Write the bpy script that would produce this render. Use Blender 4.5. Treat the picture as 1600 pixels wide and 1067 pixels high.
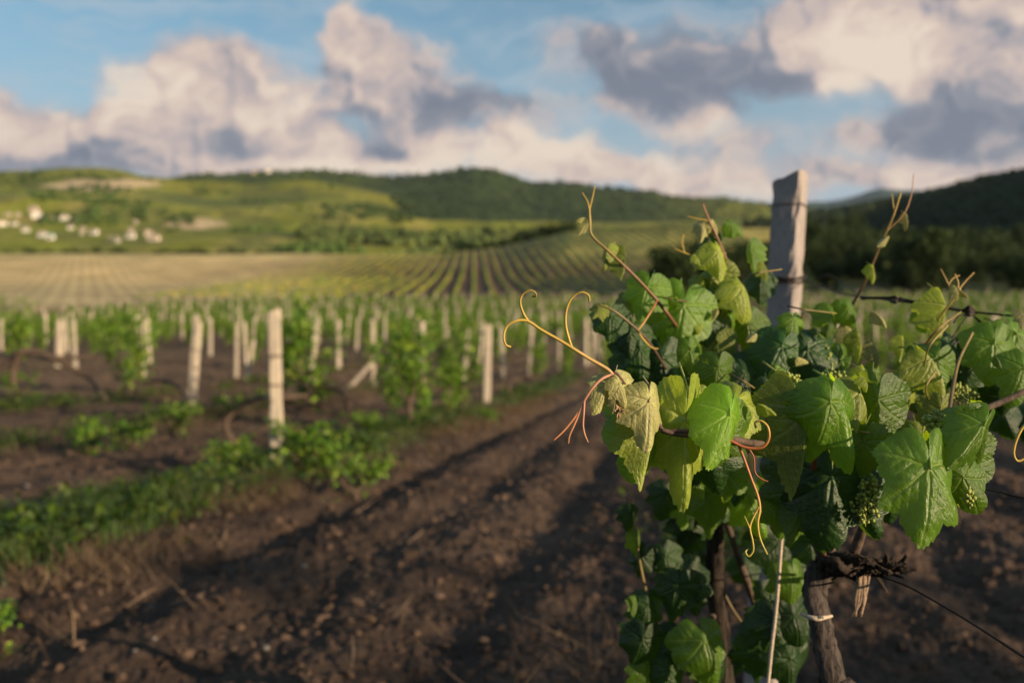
import bpy, math, random
import numpy as np
from mathutils import Vector, Matrix

for o in list(bpy.data.objects): bpy.data.objects.remove(o)
S = bpy.context.scene
COL = S.collection
F = 1556.0          # focal length in pixels of the 1600 px wide picture
CAMH = 1.2
FOCUS = 1.10
R = math.radians

# ---------------------------------------------------------------- camera
cam = bpy.data.cameras.new('camera'); camo = bpy.data.objects.new('camera', cam); COL.objects.link(camo)
camo.location = (0, 0, CAMH); camo.rotation_euler = (R(90), 0, 0)
cam.lens = 35.0; cam.sensor_width = 36.0; cam.clip_start = 0.05; cam.clip_end = 30000
cam.dof.use_dof = True; cam.dof.focus_distance = FOCUS; cam.dof.aperture_fstop = 4.0
S.camera = camo

# ---------------------------------------------------------------- light and exposure
SUN_AZ, SUN_EL = 121.0, 11.5
S.view_settings.view_transform = 'Standard'; S.view_settings.look = 'None'
S.view_settings.exposure = 0.78; S.view_settings.gamma = 1.0
to_sun = Vector((math.sin(R(SUN_AZ))*math.cos(R(SUN_EL)), math.cos(R(SUN_AZ))*math.cos(R(SUN_EL)), math.sin(R(SUN_EL))))
sun = bpy.data.lights.new('sun', 'SUN'); suno = bpy.data.objects.new('sun', sun); COL.objects.link(suno)
sun.energy = 5.0; sun.angle = R(0.5); sun.color = (1.0, 0.76, 0.50)
suno.location = (40, -20, 30); suno.rotation_euler = (-to_sun).to_track_quat('-Z', 'Y').to_euler()

# ---------------------------------------------------------------- node expression helper
class E:
    """a scalar socket with arithmetic"""
    def __init__(s, nt, sock): s.nt, s.s = nt, sock
    def _m(s, op, *a, clamp=False):
        n = s.nt.nodes.new('ShaderNodeMath'); n.operation = op; n.use_clamp = clamp
        for i, q in enumerate((s,) + a):
            if isinstance(q, E): s.nt.links.new(q.s, n.inputs[i])
            else: n.inputs[i].default_value = q
        return E(s.nt, n.outputs[0])
    def __add__(s, o): return s._m('ADD', o)
    __radd__ = __add__
    def __sub__(s, o): return s._m('SUBTRACT', o)
    def __mul__(s, o): return s._m('MULTIPLY', o)
    __rmul__ = __mul__
    def __truediv__(s, o): return s._m('DIVIDE', o)
def nd(nt, typ, ins=None, **kw):
    n = nt.nodes.new(typ)
    for k, v in kw.items(): setattr(n, k, v)
    for k, v in (ins or {}).items():
        if isinstance(v, E): v = v.s
        if isinstance(v, bpy.types.NodeSocket): nt.links.new(v, n.inputs[k])
        else: n.inputs[k].default_value = v
    return n
def c4(c): return (c[0], c[1], c[2], 1.0)
def smooth(nt, x, a, b, lo=0.0, hi=1.0):
    n = nd(nt, 'ShaderNodeMapRange', {0: x, 1: a, 2: b, 3: lo, 4: hi}, interpolation_type='SMOOTHSTEP')
    return E(nt, n.outputs[0])
def mixc(nt, f, a, b, blend='MIX'):
    n = nd(nt, 'ShaderNodeMix', data_type='RGBA', blend_type=blend)
    for i, q in ((0, f), (6, a), (7, b)):
        if isinstance(q, E): q = q.s
        if isinstance(q, bpy.types.NodeSocket): nt.links.new(q, n.inputs[i])
        elif i == 0: n.inputs[i].default_value = q
        else: n.inputs[i].default_value = c4(q)
    return n.outputs[2]
def noise(nt, vec, scale, detail=4, rough=0.55, dist=0.0, out=0):
    n = nd(nt, 'ShaderNodeTexNoise', {'Scale': scale, 'Detail': detail, 'Roughness': rough, 'Distortion': dist})
    if vec is not None: nt.links.new(vec.s if isinstance(vec, E) else vec, n.inputs['Vector'])
    return E(nt, n.outputs[out])

# ---------------------------------------------------------------- world: Nishita sky with evening cumulus
W = bpy.data.worlds.new('World'); S.world = W; W.use_nodes = True
nt = W.node_tree; nt.nodes.clear()
sky = nd(nt, 'ShaderNodeTexSky', sky_type='NISHITA', sun_disc=False, sun_elevation=R(SUN_EL), sun_rotation=R(SUN_AZ),
         air_density=1.0, dust_density=0.6, ozone_density=1.6)
tc = nd(nt, 'ShaderNodeTexCoord')
sep = nd(nt, 'ShaderNodeSeparateXYZ', {0: tc.outputs['Generated']})
X, Y, Z = (E(nt, sep.outputs[i]) for i in range(3))
az = X._m('ARCTAN2', Y)
el = Z / ((X*X + Y*Y + 1e-5)._m('SQRT'))
def P(a, e): return nd(nt, 'ShaderNodeCombineXYZ', {0: a, 1: e}).outputs[0]
base = P(az, el)
warp = nd(nt, 'ShaderNodeTexNoise', {'Vector': base, 'Scale': 11.0, 'Detail': 5.0, 'Roughness': 0.55})
wv = nd(nt, 'ShaderNodeVectorMath', {0: warp.outputs['Color'], 1: (0.5, 0.5, 0.5)}, operation='SUBTRACT')
wv2 = nd(nt, 'ShaderNodeVectorMath', {0: wv.outputs[0], 1: (0.15, 0.075, 0)}, operation='MULTIPLY')
pw = nd(nt, 'ShaderNodeVectorMath', {0: base, 1: wv2.outputs[0]}, operation='ADD').outputs[0]
def blob_sum(vec, blobs):
    acc = None
    for (px, v, rx, ry, w) in blobs:
        a0 = math.atan((px-800)/F); e0 = (533-v)/F*math.cos(a0)
        sb = nd(nt, 'ShaderNodeVectorMath', {0: vec, 1: (a0, e0, 0)}, operation='SUBTRACT')
        ml = nd(nt, 'ShaderNodeVectorMath', {0: sb.outputs[0], 1: (F/rx, F/ry, 0)}, operation='MULTIPLY')
        ln = nd(nt, 'ShaderNodeVectorMath', {0: ml.outputs[0]}, operation='LENGTH')
        g = smooth(nt, ln.outputs['Value'], 1.15, 0.15, 0.0, w)
        acc = g if acc is None else acc + g
    return acc
CLOUDS = [(-10,215,190,95,1.1),(150,230,160,70,.9),(250,140,115,95,1.2),(330,110,90,110,.7),(450,150,170,110,1.1),(560,50,75,110,1.0),
 (640,120,150,115,1.1),(760,160,110,70,.6),(330,235,240,75,1.1),(560,255,220,60,1.0),(700,225,160,60,.7),(860,240,150,65,1.25),(1000,265,170,45,1.1),(1180,292,230,42,1.0),
 (1000,95,190,80,1.0),(1110,130,190,65,.95),(1200,20,170,90,1.0),(1350,75,220,115,1.4),(1500,30,170,90,.9),(1590,110,170,100,1.2),(900,55,120,60,.6),
 (1085,195,85,50,1.0),(1170,215,60,50,.5),(1415,195,100,48,1.1),(1570,210,110,42,1.0),(1440,270,180,35,.9),(1600,260,120,40,.6),(1700,150,300,140,1.0),(-200,150,250,150,1.0),(870,165,190,35,.6),(1260,235,220,45,.6),(420,20,70,35,.45)]
DARK = [(380,215,85,38,1.0),(610,232,60,25,.9),(740,160,110,60,.85),(690,130,110,60,.35),(1010,85,190,75,.9),(1120,130,200,60,.95),(1415,190,130,55,1.0),(1560,205,170,60,.7),
 (1190,160,110,50,.7),(120,240,190,50,.55),(30,250,140,30,.5),(1590,95,130,80,.55),(560,185,180,30,.45),(1400,20,90,40,.3),(1240,130,70,40,.35),(1080,225,90,20,.4),(980,270,110,20,.35),(1180,20,50,40,.35),(460,110,90,70,.25)]
BRIGHT = [(230,130,80,60,.9),(420,200,60,60,.5),(420,160,70,60,.5),(860,225,150,50,.9),(680,250,120,45,.5),(1340,80,160,70,1.0),(1380,110,120,45,.7),(40,200,110,40,.6),(1090,190,60,35,.6),(550,40,50,70,.5),(1000,250,100,35,.7),(1470,260,90,30,.4),(300,250,120,35,.35),(620,262,260,26,.7),(980,275,180,22,.8),(850,225,120,35,.4),(480,120,60,50,.4),(120,200,60,40,.4)]
n1 = noise(nt, pw, 11.0, 7, 0.58)
den = blob_sum(pw, CLOUDS) + (n1 - 0.5)*1.9 + (noise(nt, pw, 34.0, 5, 0.6) - 0.5)*0.40
outf = nd(nt, 'ShaderNodeVectorMath', {0: pw, 1: (0.012, 0.012, 0)}, operation='ADD').outputs[0]
n2 = noise(nt, outf, 11.0, 7, 0.58)
mask = smooth(nt, den, 0.32, 1.15)
bright = blob_sum(pw, BRIGHT); dark = blob_sum(pw, DARK)
tone = (bright*0.42 - dark*0.50) + (n1 - n2)*2.3 + (noise(nt, pw, 30.0, 5, 0.6) - 0.5)*0.6 + 0.60
toneC = tone._m('ADD', 0.0, clamp=True)
ramp = nd(nt, 'ShaderNodeValToRGB', {0: toneC})
cr = ramp.color_ramp; cr.elements[0].position = 0.0; cr.elements[0].color = (0.21, 0.24, 0.31, 1)
cr.elements[1].position = 1.0; cr.elements[1].color = (0.90, 0.76, 0.63, 1)
for p_, c_ in ((0.30, (0.30, 0.32, 0.375, 1)), (0.52, (0.57, 0.485, 0.475, 1)), (0.75, (0.76, 0.61, 0.53, 1))):
    e_ = cr.elements.new(p_); e_.color = c_
# clear sky: the Nishita sky, with a thin pale veil low down and wisps high up
skyc = nd(nt, 'ShaderNodeVectorMath', {0: sky.outputs[0], 1: (0.125, 0.165, 0.165)}, operation='MULTIPLY').outputs[0]
veil = smooth(nt, el, 0.32, 0.10, 0.12, 0.88)
cirv = nd(nt, 'ShaderNodeVectorMath', {0: pw, 1: (1.0, 5.0, 0)}, operation='MULTIPLY').outputs[0]
cir = smooth(nt, noise(nt, cirv, 7.0, 5, 0.6), 0.40, 0.72, 0.0, 0.6)
clear = mixc(nt, veil, skyc, (0.47, 0.53, 0.60))
clear = mixc(nt, cir, clear, (0.50, 0.58, 0.66))
full = mixc(nt, mask, clear, ramp.outputs[0])
up = smooth(nt, el, -0.02, 0.0)
full = mixc(nt, up, (0.10, 0.09, 0.07), full)
bg = nd(nt, 'ShaderNodeBackground', {0: full, 1: 0.53})
nd(nt, 'ShaderNodeOutputWorld', {0: bg.outputs[0]})
W.cycles_visibility.camera = True
try: W.cycles.sampling_method = 'MANUAL'; W.cycles.sample_map_resolution = 512
except Exception: pass
S.cycles.use_denoising = True
S.cycles.max_bounces = 6; S.cycles.transmission_bounces = 4; S.cycles.transparent_max_bounces = 8
S.cycles.sample_clamp_indirect = 4.0

# ---------------------------------------------------------------- tools
rs = np.random.RandomState(7)
def at(px, v, d): return Vector(((px-800)/F*d, d, CAMH + (533.5-v)/F*d))
def _hash(ix, iy, seed):
    h = (ix.astype(np.int64)*374761393 + iy.astype(np.int64)*668265263 + seed*1274126177) & 0xffffffff
    h = ((h ^ (h >> 13))*1274126177) & 0xffffffff
    return ((h ^ (h >> 16)) & 0xffff)/65535.0
def vnoise(x, y, seed=0):
    ix = np.floor(x); iy = np.floor(y); fx = x-ix; fy = y-iy
    fx = fx*fx*(3-2*fx); fy = fy*fy*(3-2*fy)
    a = _hash(ix, iy, seed); b = _hash(ix+1, iy, seed); c = _hash(ix, iy+1, seed); d = _hash(ix+1, iy+1, seed)
    return (a*(1-fx)+b*fx)*(1-fy) + (c*(1-fx)+d*fx)*fy
def fbm(x, y, seed=0, oct=4, gain=0.5):
    s = 0; amp = 1; tot = 0
    for i in range(oct):
        s = s + amp*vnoise(x*2**i+17.3*i, y*2**i+9.1*i, seed+i); tot += amp; amp *= gain
    return s/tot
def sst(x, a, b):
    t = np.clip((x-a)/(b-a), 0, 1); return t*t*(3-2*t)

def tag(o, label=None, cat=None, group=None, kind=None):
    if label: o['label'] = label
    if cat: o['category'] = cat
    if group: o['group'] = group
    if kind: o['kind'] = kind
    return o
def empty(name, loc=(0,0,0), rz=0.0):
    o = bpy.data.objects.new(name, None); COL.objects.link(o); o.location = loc; o.rotation_euler = (0, 0, rz)
    o.empty_display_size = 0.1
    return o
def mesh(name, V, faces, mat=None, col=None, smooth_=True, attrs=None):
    """faces: dict size->int array (n,size)"""
    V = np.asarray(V, dtype=np.float32)
    me = bpy.data.meshes.new(name)
    me.vertices.add(len(V)); me.vertices.foreach_set('co', V.ravel())
    arrs = [(k, np.asarray(a, dtype=np.int32).reshape(-1, k)) for k, a in faces.items() if len(a)]
    nl = sum(a.size for _, a in arrs); npol = sum(len(a) for _, a in arrs)
    me.loops.add(nl); me.polygons.add(npol)
    me.loops.foreach_set('vertex_index', np.concatenate([a.ravel() for _, a in arrs]))
    st = []; off = 0
    for k, a in arrs:
        st.append(off + np.arange(len(a))*k); off += a.size
    me.polygons.foreach_set('loop_start', np.concatenate(st).astype(np.int32))
    me.update(calc_edges=True); me.validate()
    me.polygons.foreach_set('use_smooth', np.full(len(me.polygons), smooth_, dtype=bool))
    if col is not None:
        a = me.attributes.new('Col', 'FLOAT_COLOR', 'POINT')
        cc = np.ones((len(V), 4), dtype=np.float32); cc[:, :3] = col
        a.data.foreach_set('color', cc.ravel())
    for k, arr in (attrs or {}).items():
        a = me.attributes.new(k, 'FLOAT', 'POINT'); a.data.foreach_set('value', np.asarray(arr, dtype=np.float32))
    if mat: me.materials.append(mat)
    return me
def link(name, me, parent=None, loc=None):
    o = bpy.data.objects.new(name, me); COL.objects.link(o)
    if parent: o.parent = parent
    if loc is not None: o.location = loc
    return o
class MB:
    def __init__(s): s.V = []; s.F = {}; s.C = []; s.n = 0
    def add(s, V, faces, col=(1,1,1)):
        V = np.asarray(V, dtype=np.float64).reshape(-1, 3)
        for k, a in faces.items():
            if len(a): s.F.setdefault(k, []).append(np.asarray(a).reshape(-1, k) + s.n)
        c = np.asarray(col, dtype=np.float64)
        if c.ndim == 1: c = np.tile(c, (len(V), 1))
        s.V.append(V); s.C.append(c); s.n += len(V); return s
    def build(s, name, mat, smooth_=True):
        return mesh(name, np.concatenate(s.V), {k: np.concatenate(a) for k, a in s.F.items()}, mat, np.concatenate(s.C), smooth_)
    def obj(s, name, mat, parent=None, smooth_=True):
        return link(name, s.build(name, mat, smooth_), parent)
def catmull(pts, n=8):
    pts = [np.array(p, dtype=float) for p in pts]
    if len(pts) < 3: 
        return np.array([pts[0] + (pts[-1]-pts[0])*t for t in np.linspace(0, 1, n+1)])
    P_ = [2*pts[0]-pts[1]] + pts + [2*pts[-1]-pts[-2]]
    out = []
    for i in range(1, len(P_)-2):
        p0, p1, p2, p3 = P_[i-1:i+3]
        for t in np.linspace(0, 1, n, endpoint=False):
            out.append(0.5*((2*p1)+(-p0+p2)*t+(2*p0-5*p1+4*p2-p3)*t*t+(-p0+3*p1-3*p2+p3)*t**3))
    out.append(P_[-2]); return np.array(out)
def tube(pts, r, sides=8, n=8, jitter=0.0, seed=0):
    """smooth tube through pts; r scalar or list per control point"""
    c = catmull(pts, n); m = len(c)
    rr = np.interp(np.linspace(0, 1, m), np.linspace(0, 1, len(r)), r) if hasattr(r, '__len__') else np.full(m, r)
    t = np.gradient(c, axis=0); t /= np.linalg.norm(t, axis=1)[:, None] + 1e-12
    up = np.array([0, 0, 1.0]) if abs(t[0][2]) < 0.9 else np.array([1.0, 0, 0])
    u = np.cross(t[0], up); u /= np.linalg.norm(u); V = []
    rg = np.random.RandomState(seed)
    ridge = 1 + jitter*(rg.rand(sides)-0.5)*2
    for i in range(m):
        u = u - t[i]*np.dot(u, t[i]); u /= np.linalg.norm(u) + 1e-12; w = np.cross(t[i], u)
        a = np.arange(sides)/sides*2*math.pi
        q = rr[i]*ridge*(1 + jitter*(rg.rand(sides)-0.5))
        V.append(c[i] + q[:, None]*(np.cos(a)[:, None]*u + np.sin(a)[:, None]*w))
    V.append(c[:1]); V.append(c[-1:]); V = np.concatenate(V)
    i = np.arange(m-1)[:, None]*sides; j = np.arange(sides)[None, :]; j2 = (j+1) % sides
    q = np.stack([i+j, i+j2, i+sides+j2, i+sides+j], -1).reshape(-1, 4)
    a0 = m*sides; jj = np.arange(sides); k = (m-1)*sides
    tri = np.concatenate([np.stack([np.full(sides, a0), (jj+1) % sides, jj], -1), np.stack([np.full(sides, a0+1), k+jj, k+(jj+1) % sides], -1)])
    return V, {4: q, 3: tri}
def box(x0, x1, y0, y1, z0, z1):
    V = [(x, y, z) for z in (z0, z1) for x, y in ((x0,y0),(x1,y0),(x1,y1),(x0,y1))]
    return V, {4: [(0,3,2,1),(4,5,6,7),(0,1,5,4),(1,2,6,5),(2,3,7,6),(3,0,4,7)]}
def inst(TV, TF, pos, Rm, sc, col):
    """template copied to N places in one array"""
    N = len(pos); k = len(TV)
    V = np.einsum('nij,kj->nki', Rm, TV)*np.asarray(sc).reshape(N, 1, 1) + pos[:, None, :]
    f = {s: (np.asarray(a)[None]+np.arange(N)[:, None, None]*k).reshape(-1, s) for s, a in TF.items()}
    c = np.repeat(np.asarray(col), k, axis=0) if np.ndim(col) == 2 else col
    return V.reshape(-1, 3), f, c
def rand_rot(n, rg, tilt=1.0):
    """frames whose +Z (leaf face) leans mostly up/outward, random spin"""
    z = rg.normal(size=(n, 3)); z[:, 2] = np.abs(z[:, 2])*tilt + 0.15
    z /= np.linalg.norm(z, axis=1)[:, None]
    a = rg.normal(size=(n, 3)); a[:, 2] -= 0.8
    y = a - z*(a*z).sum(1)[:, None]; y /= np.linalg.norm(y, axis=1)[:, None]
    x = np.cross(y, z); return np.stack([x, y, z], -1)
def rotz(a):
    c, s_ = np.cos(a), np.sin(a); z = np.zeros_like(a); o = np.ones_like(a)
    return np.stack([np.stack([c, -s_, z], -1), np.stack([s_, c, z], -1), np.stack([z, z, o], -1)], -2)

# ---------------------------------------------------------------- materials
def mat(name):
    m = bpy.data.materials.new(name); m.use_nodes = True; m.node_tree.nodes.clear(); return m, m.node_tree
def out(nt_, sh): nd(nt_, 'ShaderNodeOutputMaterial', {0: sh})
def attr(nt_, name, o='Color'): return nd(nt_, 'ShaderNodeAttribute', attribute_name=name).outputs[o]
def bump(nt_, h, strength, dist):
    return nd(nt_, 'ShaderNodeBump', {'Strength': strength, 'Distance': dist, 'Height': h}).outputs[0]
def simple(name, col, rough=0.7, nscale=20, var=0.35, bstr=0.3, bdist=0.01, use_attr=False, metal=0.0, spec=0.4):
    m, t = mat(name); oc = nd(t, 'ShaderNodeTexCoord').outputs['Object']
    n = noise(t, oc, nscale, 6, 0.6)
    b = attr(t, 'Col') if use_attr else nd(t, 'ShaderNodeRGB').outputs[0]
    if not use_attr: b.default_value = c4(col)
    k = smooth(t, n, 0.25, 0.75, 1-var, 1+var)
    cc = nd(t, 'ShaderNodeVectorMath', {0: b}, operation='SCALE'); t.links.new(k.s, cc.inputs['Scale'])
    p = nd(t, 'ShaderNodeBsdfPrincipled', {'Base Color': cc.outputs[0], 'Roughness': rough, 'Metallic': metal, 'Specular IOR Level': spec, 'Normal': bump(t, n.s, bstr, bdist)})
    out(t, p.outputs[0]); return m
def foliage_mat(name, trans=0.35, rough=0.5, attrname='Col', spec=0.4):
    m, t = mat(name)
    c = attr(t, attrname)
    geo = nd(t, 'ShaderNodeNewGeometry')
    n = noise(t, geo.outputs['Position'], 6.0, 3, 0.6)
    k = smooth(t, n, 0.25, 0.75, 0.75, 1.3)
    cc = nd(t, 'ShaderNodeVectorMath', {0: c}, operation='SCALE'); t.links.new(k.s, cc.inputs['Scale'])
    p = nd(t, 'ShaderNodeBsdfPrincipled', {'Base Color': cc.outputs[0], 'Roughness': rough, 'Specular IOR Level': spec})
    tr = nd(t, 'ShaderNodeVectorMath', {0: cc.outputs[0], 1: (1.5, 1.35, 0.6)}, operation='MULTIPLY')
    tb = nd(t, 'ShaderNodeBsdfTranslucent', {0: tr.outputs[0]})
    mx = nd(t, 'ShaderNodeMixShader', {0: trans, 1: p.outputs[0], 2: tb.outputs[0]})
    out(t, mx.outputs[0]); return m
M_fol = foliage_mat('vine_foliage')
M_grass = foliage_mat('grass_blades', 0.15, 0.65)
M_dry = foliage_mat('dry_stems', 0.15, 0.8, spec=0.2)
M_tree = foliage_mat('tree_foliage', 0.12, 0.75, spec=0.2)
M_bark = simple('vine_bark', (0.075, 0.05, 0.035), 0.9, 60, 0.6, 0.9, 0.004)
M_bark_grey = simple('grey_vine_bark', (0.10, 0.085, 0.075), 0.9, 90, 0.7, 1.0, 0.004)
def bark(name, col, dark):
    m, t = mat(name); oc = nd(t, 'ShaderNodeTexCoord').outputs['Object']
    st = nd(t, 'ShaderNodeVectorMath', {0: oc, 1: (150, 150, 14)}, operation='MULTIPLY').outputs[0]
    n = noise(t, st, 1.0, 6, .65, .6); f = noise(t, oc, 35, 5, .6)
    c_ = mixc(t, smooth(t, n, .35, .62), dark, col); c_ = mixc(t, smooth(t, f, .5, .7, 0, .5), c_, tuple(q*1.6 for q in col))
    p = nd(t, 'ShaderNodeBsdfPrincipled', {'Base Color': c_, 'Roughness': .95, 'Specular IOR Level': .15, 'Normal': bump(t, (n*1.0+f*.4).s, 1.0, .006)})
    out(t, p.outputs[0]); return m
M_bark_grey = bark('stringy_grey_bark', (.085,.07,.062), (.018,.014,.012))
M_bark_old = bark('old_dark_bark', (.05,.038,.030), (.010,.008,.006))
M_stem = simple('green_stem', (0.2, 0.2, 0.05), 0.5, 60, 0.2, 0.2, 0.001, use_attr=True)
M_wire = simple('rusty_wire', (0.035, 0.025, 0.022), 0.65, 200, 0.4, 0.4, 0.001, metal=0.4)
M_string = simple('pale_twine', (0.42, 0.34, 0.26), 0.9, 300, 0.3, 0.5, 0.001)
M_peel = simple('peeling_bark', (0.22, 0.15, 0.10), 0.9, 200, 0.4, 0.6, 0.001)
M_stone = simple('pale_stone', (0.12, 0.105, 0.095), 0.9, 15, 0.3, 0.6, 0.01)
M_trunk = simple('tree_bark', (0.06, 0.045, 0.035), 0.9, 4, 0.4, 0.6, 0.05)
M_flower = simple('green_buds', (0.22, 0.26, 0.05), 0.6, 80, 0.3, 0.1, 0.001)

def post_mat(name, col, warm):
    m, t = mat(name); oc = nd(t, 'ShaderNodeTexCoord').outputs['Object']
    n = noise(t, oc, 9, 6, 0.65); f = noise(t, oc, 160, 4, 0.6)
    st = nd(t, 'ShaderNodeVectorMath', {0: oc, 1: (18, 18, 1.2)}, operation='MULTIPLY').outputs[0]
    streak = noise(t, st, 1.5, 5, 0.6)
    c = mixc(t, smooth(t, n, 0.3, 0.7), col, warm)
    c = mixc(t, smooth(t, streak, 0.5, 0.72, 0, 0.45), c, (0.16, 0.13, 0.115))
    c = mixc(t, smooth(t, f, 0.54, 0.68, 0, 0.7), c, (0.09, 0.075, 0.07))
    c = mixc(t, smooth(t, noise(t, oc, 22, 6, .7), 0.56, 0.66, 0, 0.5), c, (0.34, 0.31, 0.25))
    h = f*0.6 + n
    p = nd(t, 'ShaderNodeBsdfPrincipled', {'Base Color': c, 'Roughness': 0.92, 'Specular IOR Level': 0.2, 'Normal': bump(t, h.s, 0.6, 0.004)})
    out(t, p.outputs[0]); return m
M_post = post_mat('weathered_concrete', (0.46, 0.385, 0.29), (0.40, 0.35, 0.28))
M_post_near = post_mat('grey_weathered_concrete', (0.33, 0.29, 0.275), (0.24, 0.215, 0.205))

# ================================================================ TERRAIN
ROWU = 0.19            # rows of the near block run along (ROWU, 1)
ROWSP = 3.95
ROW0 = 0.17            # offset of the row the foreground vine stands in
def tab(px, xs, ys): return np.interp(px, xs, ys)
def zv(v, d): return CAMH + (533.5-v)/F*d
def terrain(x, y, detail=True):
    x = np.asarray(x, dtype=float); y = np.asarray(y, dtype=float)
    d = np.hypot(x, y)
    ang = np.arctan2(x, y); angc = np.clip(ang, -1.05, 1.05)
    px = 800 + F*np.tan(angc)
    dd = d*np.cos(np.clip(ang, -0.8, 0.8))          # depth along the view
    front = 1 - sst(np.abs(ang), 1.3, 2.4)
    kd = [0, 25, 45, 80, 150, 250, 400, 520, 700, 1000]
    kz = [0, 0, .78, 2.1, 7.3, 17.0, 36.5, 38, 34, 40]
    zb = np.interp(dd, kd, kz)
    crest = tab(px, [-800, 0, 300, 690, 780, 890, 1050, 1200, 1400, 2200], [20, 0, 0, 0, 2.5, 8.5, 11, 10, 2, 0])
    zb = zb + crest*sst(dd, 230, 400)
    # slope with the village and the scrub
    def layer(z, xs, vs, D0, D, back=0.5, pw=1.5):
        v = tab(px, xs, vs); zs = zv(v, D)
        s_ = np.clip((dd-D0)/(D-D0), 0, 1)
        zf = z*(1-s_**pw) + zs*s_**pw
        bk = zs*(1 - back*sst(dd, D, D*1.6))
        zl = np.where(dd <= D, zf, bk)
        return np.where(dd > D0, np.maximum(z, zl), z)
    z = zb
    z = layer(z, [-800, 0, 150, 300, 450, 600, 800, 1000, 1200, 1600], [330, 330, 335, 345, 352, 355, 356, 352, 350, 352], 620, 1250, 0.25, 1.2)
    z = layer(z, [-900, -200, 0, 60, 130, 200, 250, 300, 380, 470, 540, 600, 650, 700, 760, 1000],
                 [290, 275, 268, 264, 263, 268, 276, 283, 290, 284, 288, 302, 322, 342, 356, 370], 1150, 1950, 0.35, 1.15)
    z = layer(z, [-900, 0, 100, 200, 260, 330, 420, 520, 600, 680, 740, 780, 830, 870, 940, 1000, 1060, 1150, 1200, 1300, 1700],
                 [290, 280, 287, 287, 280, 272, 266, 268, 272, 267, 257, 264, 282, 284, 293, 298, 308, 314, 320, 334, 347], 2000, 2900, 0.4, 1.15)
    z = layer(z, [1000, 1150, 1230, 1290, 1330, 1380, 1440, 1500, 1600, 2200], [350, 322, 317, 314, 306, 294, 298, 303, 312, 330], 4500, 7000, 0.6, 1.0)
    z = layer(z, [1150, 1250, 1290, 1340, 1400, 1460, 1500, 1550, 1600, 1700, 1900, 2600, 3500], [375, 350, 343, 332, 320, 305, 294, 281, 273, 255, 225, 170, 150], 480, 1050, 0.3, 1.25)
    z = z*front
    ax, ay, bx_, by_ = 640., 270., 1180., 960.; L2 = (bx_-ax)**2+(by_-ay)**2  # added ridge out of view, casts shade on the right hill
    tt = np.clip(((x-ax)*(bx_-ax)+(y-ay)*(by_-ay))/L2, 0, 1); q = np.hypot(x-ax-tt*(bx_-ax), y-ay-tt*(by_-ay))
    z = np.maximum(z, (170+190*tt)*np.exp(-(q/170)**2))
    # gullies and rough relief of the hills
    amp = sst(dd, 600, 2400)*1.0
    g = (fbm(x/260+3.1, y/260, 11, 4)-0.5)*26*amp + (fbm(x/60, y/60, 21, 3)-0.5)*7*sst(dd, 500, 1500)
    z = z + g*front
    z = z + (fbm(x/18, y/18, 5, 3)-0.5)*0.5*sst(d, 30, 100)
    if detail:
        s_ = x - ROWU*y - ROW0
        ph = s_/ROWSP; rowd = np.abs(ph-np.round(ph))*ROWSP         # distance to the nearest row
        wob = (fbm(x*0.5, y*0.25, 3, 3)-0.5)*0.35
        fur = np.cos(2*math.pi*(s_+wob)/0.79)*0.020*sst(rowd, 0.5, 1.0)*(.5+1.0*fbm(x*.4,y*.2,91,2))
        rut = -0.025*np.exp(-((rowd-1.15)/0.16)**2)
        rowh = 0.05*np.exp(-(rowd/0.5)**2)
        near = 1-sst(d, 35, 70)
        cl = (fbm(x*7, y*4.5, 31, 5, 0.66)-0.5)*0.085 + (np.abs(fbm(x*19, y*13, 41, 3)-0.5))*0.06
        z = z + near*(fur*1.2+rut+rowh+cl*(0.6+0.6*fbm(x*.7, y*.7, 51, 2)))
    return z
def gz(x, y): return float(terrain(np.array([x]), np.array([y]))[0])
def ground_at(px, v, dmin, dmax, n=1500):
    """where the ray through a picture point meets the land"""
    dd = np.exp(np.linspace(math.log(dmin), math.log(dmax), n)); x = (px-800)/F*dd
    z = terrain(x, dd, False); ray = zv(v, dd)
    k = np.where(z >= ray)[0]
    i = k[0] if len(k) else n-1
    return float(x[i]), float(dd[i]), float(z[i])

na_in = np.radians(np.linspace(-38, 38, 660)); na_out = np.radians(np.concatenate([np.linspace(38, 180, 62)[1:], np.linspace(-180, -38, 62)[1:-1]]))
angs = np.sort(np.concatenate([na_in, na_out]))
ds = np.concatenate([[0.02, 0.4, 0.8, 1.2], np.exp(np.linspace(math.log(1.5), math.log(45), 430)), np.exp(np.linspace(math.log(45), math.log(9200), 300))[1:]])
A, D = np.meshgrid(angs, ds); TX = np.sin(A)*D; TY = np.cos(A)*D
TZ = terrain(TX, TY)
# surface cover as colour: what grows or lies there
ang = A; tpx = 800+F*np.tan(np.clip(ang, -1.05, 1.05)); tdd = D*np.cos(np.clip(ang, -.8, .8))
tv = 533.5-(TZ-CAMH)/np.maximum(tdd, .1)*F
def L3(a, b, t): return np.asarray(a)*(1-t[..., None]) + np.asarray(b)*t[..., None]
n_a = fbm(TX/40, TY/40, 61, 4); n_b = fbm(TX/9, TY/9, 62, 4); n_c = fbm(TX*.8, TY*.8, 63, 4); n_h = fbm(TX/150, TY/150, 64, 5, .6)
c = np.tile(np.array([0.076, 0.050, 0.035]), TX.shape+(1,))
c = L3(c, (0.12, 0.08, 0.055), sst(n_c, 0.5, 0.75)*0.6)
c = L3(c, (0.06, 0.085, 0.02), sst(n_c+0.3*n_b, 0.72, 0.9)*sst(D, 8, 30)*0.8)
c = L3(c, (0.13, 0.085, 0.05), sst(D, 9, 28)*0.6)
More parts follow.
